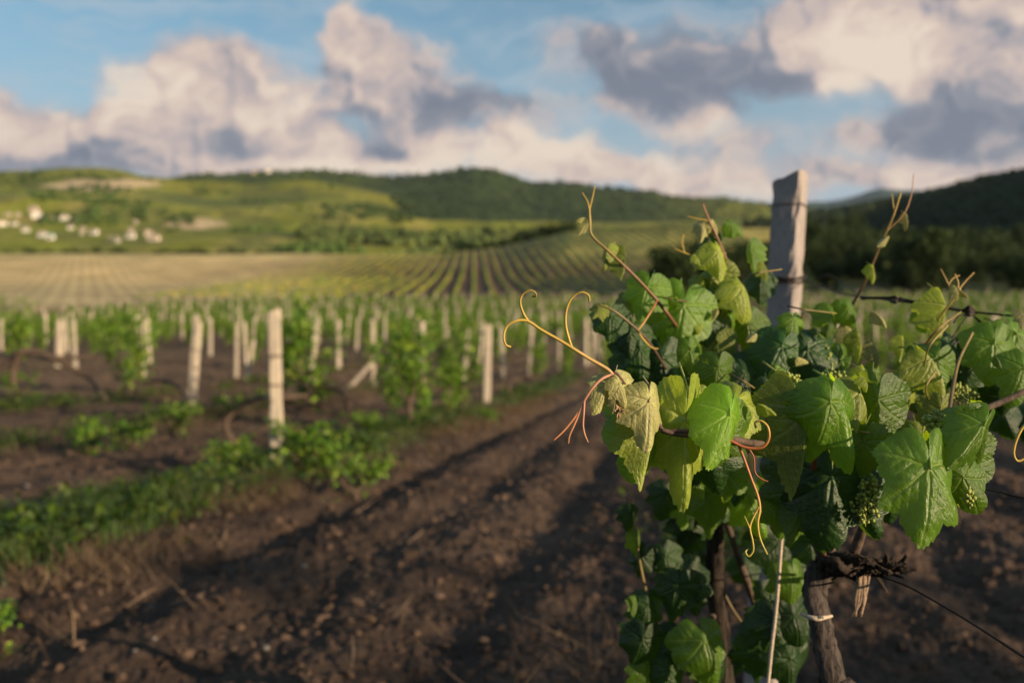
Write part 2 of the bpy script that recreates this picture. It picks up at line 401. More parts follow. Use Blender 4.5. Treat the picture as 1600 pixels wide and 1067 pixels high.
# second block: brown soil, tan young field at the left
blk = sst(tdd, 135, 165)
c = L3(c, (0.095, 0.06, 0.036), blk); c = L3(c, (0.27,0.19,0.08), sst(tdd,240,400)*.75)
tan_ = sst(tdd + (tpx-300)*0.02, 98, 125)*(1-sst(tpx, 380, 620))
rowstripe = 0.5+0.5*np.cos(2*math.pi*(TX+0.0386*TY)/3.2)
c = L3(c, (0.50, 0.37, 0.17), tan_*.92)
c = L3(c, (0.24, 0.20, 0.11), tan_*0.7*(1-sst(tdd, 180, 260)))
c = L3(c, (0.30, 0.27, 0.10), sst(tdd, 330, 400)*(1-sst(tpx, 500, 800))*0.6)
c = L3(c, (0.42, 0.36, 0.09), sst(tdd, 250, 330)*sst(tpx, 820, 900)*.75)  # right rise lightened to gold, sunlight put into the ground colour
c = L3(c, (0.20, 0.22, 0.05), sst(tdd, 395, 440)*(1-sst(tpx, 860, 900)))
# meadows and woods
hill = sst(tdd, 520, 640)
mead = L3((0.165, 0.180, 0.018), (0.29, 0.24, 0.06), sst(n_a, .4, .7))
c = c*(1-hill[..., None]) + mead*hill[..., None]
scrub = sst(n_h*0.6+n_a*0.4, 0.46, 0.56)*hill
c = L3(c, (0.07, 0.095, 0.020), scrub*0.75)
fr = sst(tdd, 1500, 1900); 
c = L3(c, (0.150, 0.150, 0.015), fr*(1-sst(n_h, .45, .6)))
rock = np.exp(-((tpx-160)/100)**2-((tv-289)/13)**2)+0.9*np.exp(-((tpx-310)/60)**2-((tv-350)/9)**2)
c = L3(c, (0.42, 0.32, 0.19), sst(rock*1.2*(0.4+1.2*n_a), 0.45, 0.8)*hill)
ridge_wood_shade = sst(tdd, 1960, 2040)*sst(tpx+ (n_h-.5)*220, 180, 300)*(1-sst(tpx, 1000, 1200))
c = L3(c, (0.022, 0.042, 0.010), ridge_wood_shade*0.92)  # ridge forest darkened, a cloud shadow put into its colour
c = L3(c, (0.05, 0.075, 0.02), sst(tdd, 1300, 1600)*np.exp(-((tpx-180)/190)**2-((tv-322)/10)**2))  # dark strip across the left hill, a shadow put into the colour
right_hill_shade = sst(tdd, 500, 560)*sst(tpx, 1180, 1300)*(1-sst(tdd, 2000, 3000))
c = L3(c, (0.018, 0.028, 0.009), right_hill_shade*0.95)  # right hill forest ground darkened, shade put into its colour
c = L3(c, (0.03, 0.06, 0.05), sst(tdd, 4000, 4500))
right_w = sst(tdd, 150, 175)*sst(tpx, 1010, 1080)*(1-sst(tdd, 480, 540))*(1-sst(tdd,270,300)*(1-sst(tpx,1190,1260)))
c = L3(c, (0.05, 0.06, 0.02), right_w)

def terrain_mat():
    m, t = mat('soil_and_meadow')
    geo = nd(t, 'ShaderNodeNewGeometry'); pos = geo.outputs['Position']
    col = attr(t, 'Col')
    n1_ = noise(t, pos, 2.2, 8, 0.65); n2_ = noise(t, pos, 24, 5, 0.7); n3_ = noise(t, pos, 0.09, 6, 0.65); n4_ = noise(t, pos, 0.016, 5, 0.6)
    k = smooth(t, n1_, 0.28, 0.72, 0.65, 1.4)*smooth(t, n2_, 0.3, 0.7, 0.7, 1.35)*smooth(t, n3_, 0.3, 0.7, 0.75, 1.3)*smooth(t, n4_, 0.3, 0.7, 0.8, 1.25)
    sp = nd(t, 'ShaderNodeSeparateXYZ', {0: pos}); st = ((E(t, sp.outputs[0]) + E(t, sp.outputs[1])*0.43)*(2*math.pi/2.9))._m('SINE')
    k = k*((st*0.12)*E(t, attr(t, 'planted', 'Fac')) + 1.0)
    cc = nd(t, 'ShaderNodeVectorMath', {0: col}, operation='SCALE'); t.links.new(k.s, cc.inputs['Scale'])
    h = n1_*0.5 + n2_*0.25 + n3_*8
    p = nd(t, 'ShaderNodeBsdfPrincipled', {'Base Color': cc.outputs[0], 'Roughness': 0.95, 'Specular IOR Level': 0.15, 'Normal': bump(t, h.s, 0.9, 0.16)})
    out(t, p.outputs[0]); return m
M_ground = terrain_mat()
def grid_part(i0, i1):
    n = len(angs); rows = i1-i0
    V = np.stack([TX[i0:i1], TY[i0:i1], TZ[i0:i1]], -1).reshape(-1, 3); cc = c[i0:i1].reshape(-1, 3)
    i = np.arange(rows-1)[:, None]*n; j = np.arange(n)[None, :]; j2 = (j+1) % n
    q = np.stack([i+j, i+j2, i+n+j2, i+n+j], -1).reshape(-1, 4)
    q = q[:, ::-1]
    return V, {4: q}, cc
isplit = int(np.searchsorted(ds, 520))
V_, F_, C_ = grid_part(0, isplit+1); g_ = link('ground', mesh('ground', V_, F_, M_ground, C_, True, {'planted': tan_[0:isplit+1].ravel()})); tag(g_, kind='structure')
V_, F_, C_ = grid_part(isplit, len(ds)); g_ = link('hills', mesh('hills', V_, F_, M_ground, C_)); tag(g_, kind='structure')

# ================================================================ leaf and clump templates
def leaf_template():
    V = np.array([(0,.1,0),(0,-.08,.0),(-.3,-.3,-.12),(-.52,.05,-.2),(-.33,.3,-.1),(-.3,.55,-.14),(0,.95,-.1),(.3,.55,-.14),(.33,.3,-.1),(.52,.05,-.2),(.3,-.3,-.12)])
    f = [(0, i, i+1) for i in range(1, 10)] + [(0, 10, 1)]
    return V, {3: np.array(f)[:, ::-1]}
LT = leaf_template()
QT = (np.array([(-.45,0,0),(0,-.35,0.05),(.45,.1,0),(0,.8,-.1)]), {4: np.array([(0,1,2,3)])})
GREENS = np.array([(0.10,0.20,0.012),(0.065,0.15,0.012),(0.15,0.25,0.018),(0.21,0.30,0.03),(0.04,0.10,0.010),(0.26,0.30,0.05)])
def leafcols(n, rg, k=1.0): return GREENS[rg.choice(len(GREENS), n, p=(.3,.25,.18,.1,.12,.05))]*k*1.05*(0.8+0.4*rg.rand(n, 1))

def vine_parts(seed, height=1.0, spread=0.5, nshoot=11, leaf=0.11, per=26, sprawl=0.0):
    """bush vine: gnarled trunk with short arms, upright shoots with leaves"""
    rg = np.random.RandomState(seed); t = MB(); f = MB()
    h0 = 0.45+0.2*rg.rand()
    base_ = [(0,0,-.08),(rg.normal()*.04,rg.normal()*.04,h0*.5),(rg.normal()*.06,rg.normal()*.06,h0)]
    t.add(*tube(base_, [.045,.035,.04], 7, 5, .25, seed))
    heads = []
    for k in range(3):
        a = rg.rand()*6.3; e = np.array([math.cos(a)*.55*spread, math.sin(a)*.8*spread, h0+.12+rg.rand()*.25])
        t.add(*tube([base_[-1], (base_[-1]+e)/2+np.array([0,0,-.04]), e], [.03,.022,.016], 6, 4, .3, seed+k)); heads.append(e)
    heads.append(np.array(base_[-1]))
    P_ = []
    for s_ in range(nshoot):
        b = heads[rg.randint(len(heads))]*np.array([1, 1, (1.0 if rg.rand() < .6 else .35)]); a = rg.rand()*6.3; L = height*(.45+.75*rg.rand())
        e = b + np.array([math.cos(a)*spread*(.5+sprawl), math.sin(a)*spread*(.6+sprawl), L*(1-sprawl)]); mdl = (b+e)/2 + np.array([math.cos(a)*.08, math.sin(a)*.08, .08])
        c_ = catmull([b, mdl, e], 6)
        f.add(*tube([b, mdl, e], [.005,.004,.002], 4, 4), col=(0.14,0.16,0.04))
        n = int(per*(.7+.5*rg.rand())); u = rg.rand(n)**0.9
        idx = u*(len(c_)-1); i0 = idx.astype(int).clip(0, len(c_)-2); w = (idx-i0)[:, None]
        p = c_[i0]*(1-w)+c_[i0+1]*w + rg.normal(size=(n, 3))*np.array([.07,.07,.06])
        P_.append((p, leaf*(.55+.6*rg.rand(n))*(1.1-.45*u)))
    p = np.concatenate([q[0] for q in P_]); sc = np.concatenate([q[1] for q in P_])
    f.add(*inst(LT[0], LT[1], p, rand_rot(len(p), rg), sc, leafcols(len(p), rg)))
    return t.build('trunk', M_bark), f.build('foliage', M_fol, False)
VINES = [vine_parts(101+i, .72+.1*(i%3), .40+.08*(i%2), 14+i%3, .088, 52) for i in range(6)]
LOWV = [vine_parts(201+i, .30, .36, 14, .075, 48, .42) for i in range(3)]
def copy_thing(root, name_loc, rz, sc):
    r = root.copy(); COL.objects.link(r); r.location = name_loc; r.rotation_euler = (0, 0, rz); r.scale = (sc,)*3
    for ch in root.children:
        k = ch.copy(); COL.objects.link(k); k.parent = r
    return r
def make_vine(parts, x, y, rz, sc, label, group, name='grapevine', cat='grapevine', sink=0.0):
    t = empty(name, (x, y, gz(x, y)-sink), rz); t.scale = (sc,)*3
    link('trunk', parts[0], t); link('foliage', parts[1], t)
    return tag(t, label, cat, group)

# ================================================================ vineyard posts
def post_mesh(w=0.10, h=1.5, seed=0, slant=0.03, n=14, name='shaft', m=None, amp=0.0025):
    rg = np.random.RandomState(seed); prof = []
    b = w*0.5; ch = w*0.13
    ring = [(-b+ch,-b),(b-ch,-b),(b,-b+ch),(b,b-ch),(b-ch,b),(-b+ch,b),(-b,b-ch),(-b,-b+ch)]
    V = []
    for i in range(n+1):
        z = -0.25 + (h+0.25)*i/n; k = 1.06-.08*i/n
        for (x, y) in ring:
            zz = z + (slant*(x/b) if i == n else 0)
            V.append((x*k+rg.normal()*amp, y*k+rg.normal()*amp, zz+rg.normal()*amp))
    q = [(i*8+j, i*8+(j+1) % 8, (i+1)*8+(j+1) % 8, (i+1)*8+j) for i in range(n) for j in range(8)]
    top = list(range(n*8, n*8+8))
    return mesh(name, V, {4: q, 8: [top]}, m or M_post, None, False)
def wire_ring(w, z, seed=0, loops=2, r=0.003):
    b = MB(); rg = np.random.RandomState(seed)
    h = w*0.5+r
    for k in range(loops):
        zz = z+rg.normal()*.006; pts = [(-h,-h,zz),(h,-h,zz+rg.normal()*.006),(h,h,zz+rg.normal()*.004),(-h,h,zz),(-h,-h,zz+.003)]
        for a, c_ in zip(pts, pts[1:]): b.add(*tube([a, c_], r, 5, 2))
    return b.build('wire_tie', M_wire)
POSTM = [post_mesh(.095+.012*(i%3), 1.48, 300+i, .015+.01*(i%2)) for i in range(5)]
TIES = [wire_ring(.112, 1.05, 1), wire_ring(.112, .78, 2)]
def make_post(x, y, h, lean_x, lean_y, rz, label, group=None, k=0, wsc=1.0):
    t = empty('vineyard_post', (x, y, gz(x, y))); t.rotation_euler = (R(-lean_y), R(lean_x), rz); t.scale = (wsc, wsc, h/1.48)
    link('shaft', POSTM[k % 5], t); link('wire_tie', TIES[0], t)
    if k % 2 == 0: link('wire_tie', TIES[1], t)
    return tag(t, label, 'post', group)
# the nearest left posts, read off the photograph: px at base, base v, top v, lean px
PL = [(433,742,485,-5,'tallest and nearest pale concrete post left of the ploughed lane, wire tied round it',10,1.15),
 (298,655,505,13,'pale post leaning right at the edge of bare soil, left of the tallest post',-5,1.1),
 (760,638,508,3,'straight pale post beside the lane where grass meets the ploughed soil',5,1.05),
 (225,597,503,0,'pale upright post beside the bright green bush at far left',20,1.0),
 (369,598,506,2,'slim pale post standing just right of the leaning left post',0,.9),
 (385,602,530,13,'short post leaning hard right just before the tallest post',30,.95),
 (484,610,510,9,'pale post leaning right behind the bright foliage right of the tallest post',10,1.0),
 (530,592,500,-3,'weathered post in a close pair left of the slanting brace',0,.95),
 (584,608,508,-2,'pale upright post with a slanting brace leaning against its left side',12,1.0),
 (658,606,503,2,'wide pale post rising from the dense dark vine in the middle',20,1.25),
 (697,588,512,5,'small leaning post between the middle vine and the lane',0,.85),
 (725,600,515,8,'pale post leaning right above the bushy vine next to the lane post',8,1.0),
 (787,598,512,-4,'greyish post just right of the straight lane post',0,.95),
 (826,597,506,6,'pale post behind the left curl of the tendril',15,.95),
 (873,592,515,2,'slim pale post in green leaves between the two tendril curls',0,.8),
 (925,580,513,3,'left one of two posts above the young shoot tip',0,.9),
 (940,582,520,4,'right one of two posts above the young shoot tip',0,.85),
 (90,590,500,2,'stubby post in the tangle of brown arms at far left',0,1.1),
 (118,592,500,-4,'pale post next to the stubby one at far left',0,1.1),
 (1441,565,503,2,'pale post seen under the black wire at right',0,1.0),
 (1552,560,495,1,'broad pale post behind the leaves at the right edge',0,1.3),
 (1312,560,508,0,'small pale post seen past the right side of the near post',0,.9)]
for i, (px, vb, vt, lean, lab, rz, wsc) in enumerate(PL):
    d = CAMH*F/(vb-533.5); d = min(d, 34.0); x = (px-800)/F*d; h = (vb-vt)/F*d
    z_ = gz(x, d); h = (zv(vt, d)-z_)
    make_post(x, d, h, math.degrees(math.atan2(lean, vb-vt)), random.Random(i).uniform(-2, 2), R(rz), lab, 'concrete posts of the near vineyard block', i, wsc)
bx, by = at(560, 0, 25).x, 25.0
br = empty('brace_post', (bx-.25, by, gz(bx, by))); br.rotation_euler = (0, R(42), 0); br.scale = (.8, .8, .62)
link('shaft', POSTM[2], br); tag(br, 'short slanting brace post leaning toward an upright pale post', 'post', None)

GP = 'rows of small posts on the rising field'; GV = 'vines in rows on the rising field'
posts_all = []; vines_all = []
rgp = np.random.RandomState(5)
for k in range(-60, 60):
    off = ROW0 + k*ROWSP
    yy = 9.0 + rgp.rand()*5
    while yy < 175:
        x = off + ROWU*yy; px = 800+F*x/yy
        lim = 150 if px > 450 else 150 - (450-px)*0.13
        if px > 980: lim = 165
        if -60 < px < 1660 and yy < lim:
            if yy > 31: posts_all.append((x+rgp.normal()*.12, yy, rgp.normal()*4, rgp.normal()*3, rgp.rand()*1.5))
        yy += 4.3+rgp.rand()*1.6
    yy = 14.0 + rgp.rand()*2
    while yy < 175:
        x = off + ROWU*yy; px = 800+F*x/yy
        lim = 150 if px > 450 else 150 - (450-px)*0.13
        if px > 980: lim = 165
        ok = yy > 33 or k >= 1 or rgp.rand() < 0.12
        if -80 < px < 1680 and yy < lim and ok and rgp.rand() < (.96 if yy>46 else .72): vines_all.append((x+rgp.normal()*.15, yy, rgp.rand()*6.3, .62+.35*rgp.rand()))
        yy += 1.7+rgp.rand()*.6
posts_all.sort(key=lambda q: q[1]); vines_all.sort(key=lambda q: q[1])
def zone_of(x, y):
    px = 800+F*x/y
    return ('near' if y < 42 else 'middle', 'left' if px < 420 else 'centre left' if px < 760 else 'centre right' if px < 1200 else 'right')
first = None
NI = 270
for i, (x, y, lx, ly, rz) in enumerate(posts_all[:NI]):
    lb = 'small pale vineyard post on the rising field, in its %s %s part' % zone_of(x, y)
    if first is None:
        first = make_post(x, y, 1.45, lx, ly, rz, lb, GP, 1)
    else:
        r = copy_thing(first, (x, y, gz(x, y)), rz, 1.0); r.rotation_euler = (R(ly), R(lx), rz); r['label'] = lb; r.scale = (1.05, 1.05, .9+.2*rgp.rand())
PX = np.array(posts_all[NI:])
V_, F_ = box(-.045, .045, -.045, .045, -.2, 1.4)
a_, b_, c_ = inst(np.array(V_), F_, np.stack([PX[:, 0], PX[:, 1], terrain(PX[:, 0], PX[:, 1])], -1), rotz(PX[:, 4]), .85+.3*rgp.rand(len(PX)), (1, 1, 1))
tag(link('distant_posts', mesh('distant_posts', a_, b_, M_post, None, False)), 'countless tiny pale posts farther up the rising vineyard', 'posts', None, 'stuff')
firsts = {}
for i, (x, y, rz, sc) in enumerate(vines_all[:290]):
    v_ = i % 6
    lb = 'green leafy vine on the rising field, in its %s %s part' % zone_of(x, y)
    if v_ not in firsts: firsts[v_] = make_vine(VINES[v_], x, y, rz, sc, lb, GV)
    else: copy_thing(firsts[v_], (x, y, gz(x, y)), rz, sc)['label'] = lb
VX = np.array(vines_all[290:])
fb = MB(); rgf = np.random.RandomState(9); N = len(VX)
per = np.clip((90*60/VX[:, 1]).astype(int), 26, 90)
idx = np.repeat(np.arange(N), per); n = len(idx)
p = np.stack([VX[idx, 0], VX[idx, 1], terrain(VX[:, 0], VX[:, 1])[idx]], -1)
hgt = rgf.rand(N)[idx]*.35+.6
p[:, 0] += rgf.normal(size=n)*.24; p[:, 1] += rgf.normal(size=n)*.45; p[:, 2] += (.15+1.0*rgf.rand(n)**.8)*hgt
sc = (.13+.11*rgf.rand(n))*np.sqrt(90/per[idx])**.6
fb.add(*inst(QT[0], QT[1], p, rand_rot(n, rgf), sc, leafcols(n, rgf, .82)))
tag(fb.obj('distant_vines', M_fol, None, False), 'mass of green vines filling the rising field beyond the posts', 'vines', None, 'stuff')

# particular near vines on the left
NV = [(488,640,3,1.3,-1,'tall sunlit vine with bright leaves right of the tallest post'),
 (645,672,1,1.05,.2,'dense dark green vine around the wide middle post'),
 (722,650,2,.85,1,'bushy vine next to the lane below the leaning post'),
 (200,612,4,1.3,0,'bright green rounded vine at far left beside an upright post'),
 (170,585,0,1.4,0,'vine mass behind the rounded bush at far left'),
 (30,585,5,1.4,0,'leafy vine at the left edge above the brown arms'),
 (880,600,4,.8,0,'leafy vine behind the tendril where the lane narrows'),
 (610,640,5,.5,0,'low leafy vine left of the dense dark one'),
 (835,600,0,.8,0,'green vine beside the greyish lane posts'),
 (950,600,2,.8,0,'small vine where the lane ends, behind the shoot tip')]
for (px, vb, k, sc, rz, lab) in NV:
    d = CAMH*F/(vb-533.5); make_vine(VINES[k], (px-800)/F*d, d, rz, sc, lab, 'vines of the near block left of the lane', sink=.05)
NW = [(130,705,0,.9,'low sprawling green shoots on bare soil at the left'),(205,700,1,.75,'low green tuft between two others on the bare soil'),(265,680,2,.8,'dark green tuft on soil below the leaning post'),
 (345,655,0,.9,'green tuft right of the leaning post foot'),(478,745,1,1.0,'bright leafy suckers right of the tallest post foot'),(555,775,2,.65,'small leafy sucker alone by the edge of the ploughed lane'),
 (350,745,1,.7,'pale green weeds left of the tallest post foot'),(30,620,2,1.0,'flat green tuft at the left edge below the brown arms'),(430,640,0,.8,'low shoots behind the tallest post'),(500,640,2,.7,'low shoots under the tall sunlit vine'),
 (-10,1010,0,.55,'cut-off green sprig at the bottom left edge'),(560,690,2,.6,'low green shoots left of the dense dark vine'),(760,665,1,.5,'small sprout at the foot of the lane post')]
for (px, vb, k, sc, lab) in NW:
    d = CAMH*F/(vb-533.5); x = (px-800)/F*d
    t = make_vine(LOWV[k], x, d, px, sc*.78, lab, None, 'vine_sucker', 'sucker', sink=.38*sc)

# old brown cordons on the wire, left
def old_arm(pts, r, lab, seed):
    t = empty('old_vine', Vector(pts[0])); b = MB(); rg = np.random.RandomState(seed)
    q = [np.array(p_)-np.array(pts[0]) for p_ in pts]
    b.add(*tube(q, r, 7, 6, .3, seed))
    c_ = catmull(q, 6)
    for i in range(34):
        p0 = c_[rg.randint(len(c_)//3, len(c_))]; dd = rg.normal(size=3)*np.array([.16,.16,.10]); dd[2] += .02
        b.add(*tube([p0, p0+dd*.5+rg.normal(size=3)*.03, p0+dd], [.009,.006,.003], 4, 3))
    b.obj('trunk', M_bark, t)
    return tag(t, lab, 'old vine', 'old bare vine trunks and arms left of the lane')
def gp(px, v, d): p_ = at(px, v, d); return (p_.x, p_.y, p_.z)
old_arm([gp(362,690,12.2),gp(352,662,12.2),gp(372,638,12.2),gp(405,622,11.6),gp(432,622,9.3),gp(480,618,9.6)], [.05,.045,.035,.03,.03,.02], 'gnarled brown arm running to the tallest post', 1)
old_arm([gp(300,640,14),gp(280,605,15),gp(255,594,16),gp(225,598,17)], [.045,.04,.035,.02], 'arched bare trunk leaning from the leaning post foot', 2)
old_arm([gp(165,625,19),gp(140,590,20),gp(100,570,20),gp(60,552,20),gp(20,560,20),gp(-20,585,20)], [.06,.06,.05,.05,.05,.03], 'thick twisted brown arms at the far left', 3)
old_arm([gp(20,600,20),gp(22,570,20),gp(40,548,20),gp(100,560,21),gp(150,555,22)], [.06,.05,.05,.04,.02], 'brown trunk at the left edge crossing its neighbour', 4)
old_arm([gp(545,650,16),gp(540,618,16),gp(520,606,17),gp(470,600,17)], [.045,.04,.03,.02], 'dark bare trunk below the brace post', 5)
old_arm([gp(800,628,20),gp(796,600,20),gp(815,588,21),gp(850,590,22)], [.04,.04,.03,.02], 'small bare trunk by the lane posts', 6)
old_arm([gp(692,622,18),gp(690,600,18),gp(670,590,18)], [.05,.045,.03], 'dark stub trunk between the middle vine and its neighbour', 7)
# wires of the left row
def wire(a, b, sag, lab, r=.0025):
    a = np.array(a); b = np.array(b); m = (a+b)/2+np.array([0,0,-sag])
    w = MB().add(*tube([a, m, b], r, 5, 8)).obj('trellis_wire', M_wire)
    return tag(w, lab, 'wire')
wire(gp(432,625,8.93), gp(760,575,17.45), .05, 'thin wire running from the tallest post to the lane post')
wire(gp(432,625,8.93), gp(-60,640,5.2), .04, 'thin wire running left from the tallest post')

# ================================================================ second block: long rows running to the skyline
def row_obj(off, y0, y1, u, seed, w=.30, h=.55):
    rg = np.random.RandomState(seed); st = 1.3; ys = np.arange(y0, y1, st); n = len(ys)
    xs = off + u*ys; z = terrain(xs, ys)
    gap = .55+.75*rg.rand(n); ring = np.array([(-1,0),(-.9,.6),(-.3,1),(.4,.95),(.95,.55),(1,0)]); k = len(ring)
    V = np.zeros((n, k, 3))
    for j, (a, b) in enumerate(ring):
        V[:, j, 0] = xs + a*w*gap*(1+.3*rg.normal(size=n)); V[:, j, 1] = ys+rg.normal(size=n)*.3; V[:, j, 2] = z-.1 + b*h*gap*(1+.25*rg.normal(size=n)) 
    i = np.arange(n-1)[:, None]*k; j = np.arange(k-1)[None, :]
    q = np.stack([i+j, i+j+1, i+k+j+1, i+k+j], -1).reshape(-1, 4)
    cc = np.repeat(leafcols(n, rg, 1.0), k, axis=0)*np.array([1.9, 1.2, 1.1])
    return link('vine_row', mesh('vine_row', V.reshape(-1, 3), {4: q}, M_fol, cc, False))
U2 = (740-800)/F
for k in range(-17, 52):
    off = k*3.2
    y0 = 158 + (k % 3)*1.5; y1 = 425
    # rows start where they enter the picture block
    if off < -62:  y0 = max(y0, 158+(-62-off)*2.6)
    if y0 > 400: continue
    if 800+F*(off/300+U2) > 1230: continue
    if k > 14: y0 = max(y0, 168+(k-14)*5.0)
    if y0 > 380: continue
    if abs(k) <= 12:
        lb = 'straightest row on the far field, running directly away below the hill summit' if k == 0 else 'far field row, %s to the %s of the straightest one' % ('first second third fourth fifth sixth seventh eighth ninth tenth eleventh twelfth'.split()[abs(k)-1], 'left' if k < 0 else 'right')
    else: lb = 'thin green row merging with its neighbours in the %s part of the far field' % ('left' if k < 0 else 'right')
    tag(row_obj(off, y0, y1, U2, 900+k, .30*(1-.045*max(0, -k-8)), .55*(1-.06*max(0, -k-8))), lb, 'vine row', 'parallel rows on the far block')

# ================================================================ trees and woods
ICO = None
def ico():
    import bmesh
    b = bmesh.new(); bmesh.ops.create_icosphere(b, subdivisions=1, radius=1.0)
    V = np.array([v.co[:] for v in b.verts]); Fc = np.array([[v.index for v in f.verts] for f in b.faces]); b.free(); return V, {3: Fc}
ICO = ico()
def tree_parts(seed, h=8, w=3.6, nleaf=1500):
    rg = np.random.RandomState(seed); t = MB(); f = MB()
    t.add(*tube([(0,0,-.5),(.1,0,h*.25),(0,.1,h*.55)], [.22,.17,.08], 7, 4, .1, seed))
    cl = []
    for k in range(9):
        a = rg.rand()*6.3; r_ = w*.5*rg.rand()**.6; z = h*(.25+.6*rg.rand()); p_ = np.array([math.cos(a)*r_, math.sin(a)*r_, z]); cl.append((p_, w*(.28+.2*rg.rand())))
        t.add(*tube([(0,.05,h*.3), p_*np.array([.5,.5,.9]), p_], [.08,.05,.02], 5, 3))
    per = nleaf//9
    for p_, r_ in cl:
        dirs = rg.normal(size=(per, 3)); dirs /= np.linalg.norm(dirs, axis=1)[:, None]
        q = p_ + dirs*r_*(.55+.5*rg.rand(per, 1))*np.array([1, 1, .8])
        col = np.array([(.026,.045,.010),(.038,.062,.014),(.020,.035,.009)])[rg.randint(3, size=per)]
        f.add(*inst(QT[0], QT[1], q, rand_rot(per, rg), .34+.25*rg.rand(per), col))
    return t.build('trunk', M_trunk), f.build('crown', M_tree, False)
TREES = [tree_parts(40+i, 6.5+i*.6, 4.6+.5*(i % 3)) for i in range(5)]
def make_tree(x, y, k, rz, sc, lab, grp):
    t = empty('tree', (x, y, gz(x, y)-.4), rz); t.scale = (sc,)*3
    link('trunk', TREES[k][0], t); link('crown', TREES[k][1], t); return tag(t, lab, 'tree', grp)
rgt = np.random.RandomState(77)
tree_first = {}
def put_tree(x, y, sc, lab, grp):
    k = rgt.randint(5); rz = rgt.rand()*6.3; key = (k, lab)
    if key not in tree_first: tree_first[key] = make_tree(x, y, k, rz, sc, lab, grp)
    else: copy_thing(tree_first[key], (x, y, gz(x, y)-.4), rz, sc)
# wood on the right, nearest edge first
cnt = 0
while cnt < 150:
    px = rgt.uniform(1030, 1680); d = 172 + 290*rgt.rand()**1.3
    if px < 1215 and d > 215: continue
    zone = 'left of the near post' if px < 1225 else 'just right of the near post' if px < 1430 else 'toward the right edge'
    put_tree((px-800)/F*d, d, .8+.6*rgt.rand(), 'dark bushy tree %s the shaded wood, %s' % ('at the front of' if d < 230 else 'deep in', zone), 'trees of the dark wood on the right'); cnt += 1
# trees added out of view behind the viewpoint so their shade covers the near soil
sd = (math.sin(R(SUN_AZ)), math.cos(R(SUN_AZ)))
for i in range(26):
    p_ = -26 + 29.7*(i//2)/12 + rgt.normal()*.5; a_ = 30 + (i % 2)*3.5
    x, y = sd[0]*a_ - sd[1]*p_, sd[1]*a_ + sd[0]*p_
    k = rgt.randint(5); top = max(v.co.z for v in TREES[k][1].vertices)
    H = (7.08 if abs(p_-1.2) < 3.4 else 7.7) + (i % 2)*.7 + rgt.normal()*.1
    tree_ = make_tree(x, y, k, rgt.rand()*6.3, H/top, 'unseen bushy tree added behind the viewpoint to shade the near soil', 'unseen trees added behind the viewpoint for shade')
# diagonal tree belt beyond the rows
for i in range(46):
    t_ = i/45; px = 690+205*t_+rgt.normal()*2; d = 445-10*t_+rgt.rand()*14
    put_tree((px-800)/F*d, d, .62+.45*t_+.2*rgt.rand(), 'dark tree in the belt slanting up behind the long rows', 'tree belt beyond the long rows')
# hedge line left
for i in range(70):
    px = 8+455*(i+rgt.rand())/70
    if 205 < px < 235: continue
    d = 455+rgt.rand()*20
    put_tree((px-800)/F*d, d, .66+.34*rgt.rand(), 'low dark bush in the hedge line above the tan field', 'hedge line below the village')
# scrub between belt and hills, village trees: mass
def clump_mass(name, pts, scs, col, lab, cat, seed, reps=5):
    rg = np.random.RandomState(seed); n = len(pts)
    col = col*(.55+.95*fbm(pts[:, 0]/120, pts[:, 1]/120, 75+seed, 4))[:, None]
    P2 = np.repeat(pts, reps, axis=0); s2 = np.repeat(scs, reps)*(.35+.35*rg.rand(n*reps))
    P2 = P2 + rg.normal(size=P2.shape)*np.repeat(scs, reps)[:, None]*np.array([.5,.5,.25]); P2[:, 2] += s2*.5
    cc = np.repeat(col, reps, axis=0)*(.75+.5*rg.rand(n*reps, 1))
    T = ICO[0]*(1+.0); Rm = np.linalg.qr(rg.normal(size=(n*reps, 3, 3)))[0]
    a, b, c_ = inst(T, ICO[1], P2, Rm, s2, cc)
    a += rg.normal(size=a.shape)*np.repeat(s2, len(T))[:, None]*.13
    return tag(link(name, mesh(name, a, b, M_tree, c_, False)), lab, cat, None, 'stuff')
def scatter(n, pxr, dr, rg, keep=None):
    px = rg.uniform(*pxr, size=n); d = np.exp(rg.uniform(math.log(dr[0]), math.log(dr[1]), size=n)); x = (px-800)/F*d
    if keep is not None:
        k = keep(px, d, x); px, d, x = px[k], d[k], x[k]
    z = terrain(x, d); return px, d, np.stack([x, d, z], -1)
rgs = np.random.RandomState(3)
px, d, p = scatter(1500, (470, 960), (560, 900), rgs, lambda px, d, x: fbm(x/60, d/60, 71, 3) > .47)
clump_mass('scrub_thicket', p, 3.5+3*rgs.rand(len(p)), np.tile([.075,.10,.025], (len(p), 1)), 'scrubby olive green thicket beyond the tree belt', 'scrub', 1, 3)
px, d, p = scatter(2600, (-40, 640), (680, 1900), rgs, lambda px, d, x: ((fbm(x/110, d/110, 72, 4) > .60) & ((px > 270) | (d > 1150))) | ((fbm(x/70, d/70, 74, 3) > .42) & (px > 60) & (px < 300) & (d > 1120) & (d < 1300)))  # left tree band added in place of a dark shadow strip
clump_mass('village_trees', p, 3.5+3*rgs.rand(len(p)), np.tile([.045,.075,.015], (len(p), 1)), 'loose woods and gardens around the village and up the slopes', 'woods', 2, 3)
px, d, p = scatter(15000, (-60, 1350), (1500, 2950), rgs, lambda px, d, x: (fbm(x/200, d/200, 73, 4) - .09*(1-sst(px, 220, 300)) + .2*sst(px, 560, 700)*(1-sst(px, 1000, 1100)) + .16*sst(px, 240, 300)*sst(d, 2100, 2300) > .60))
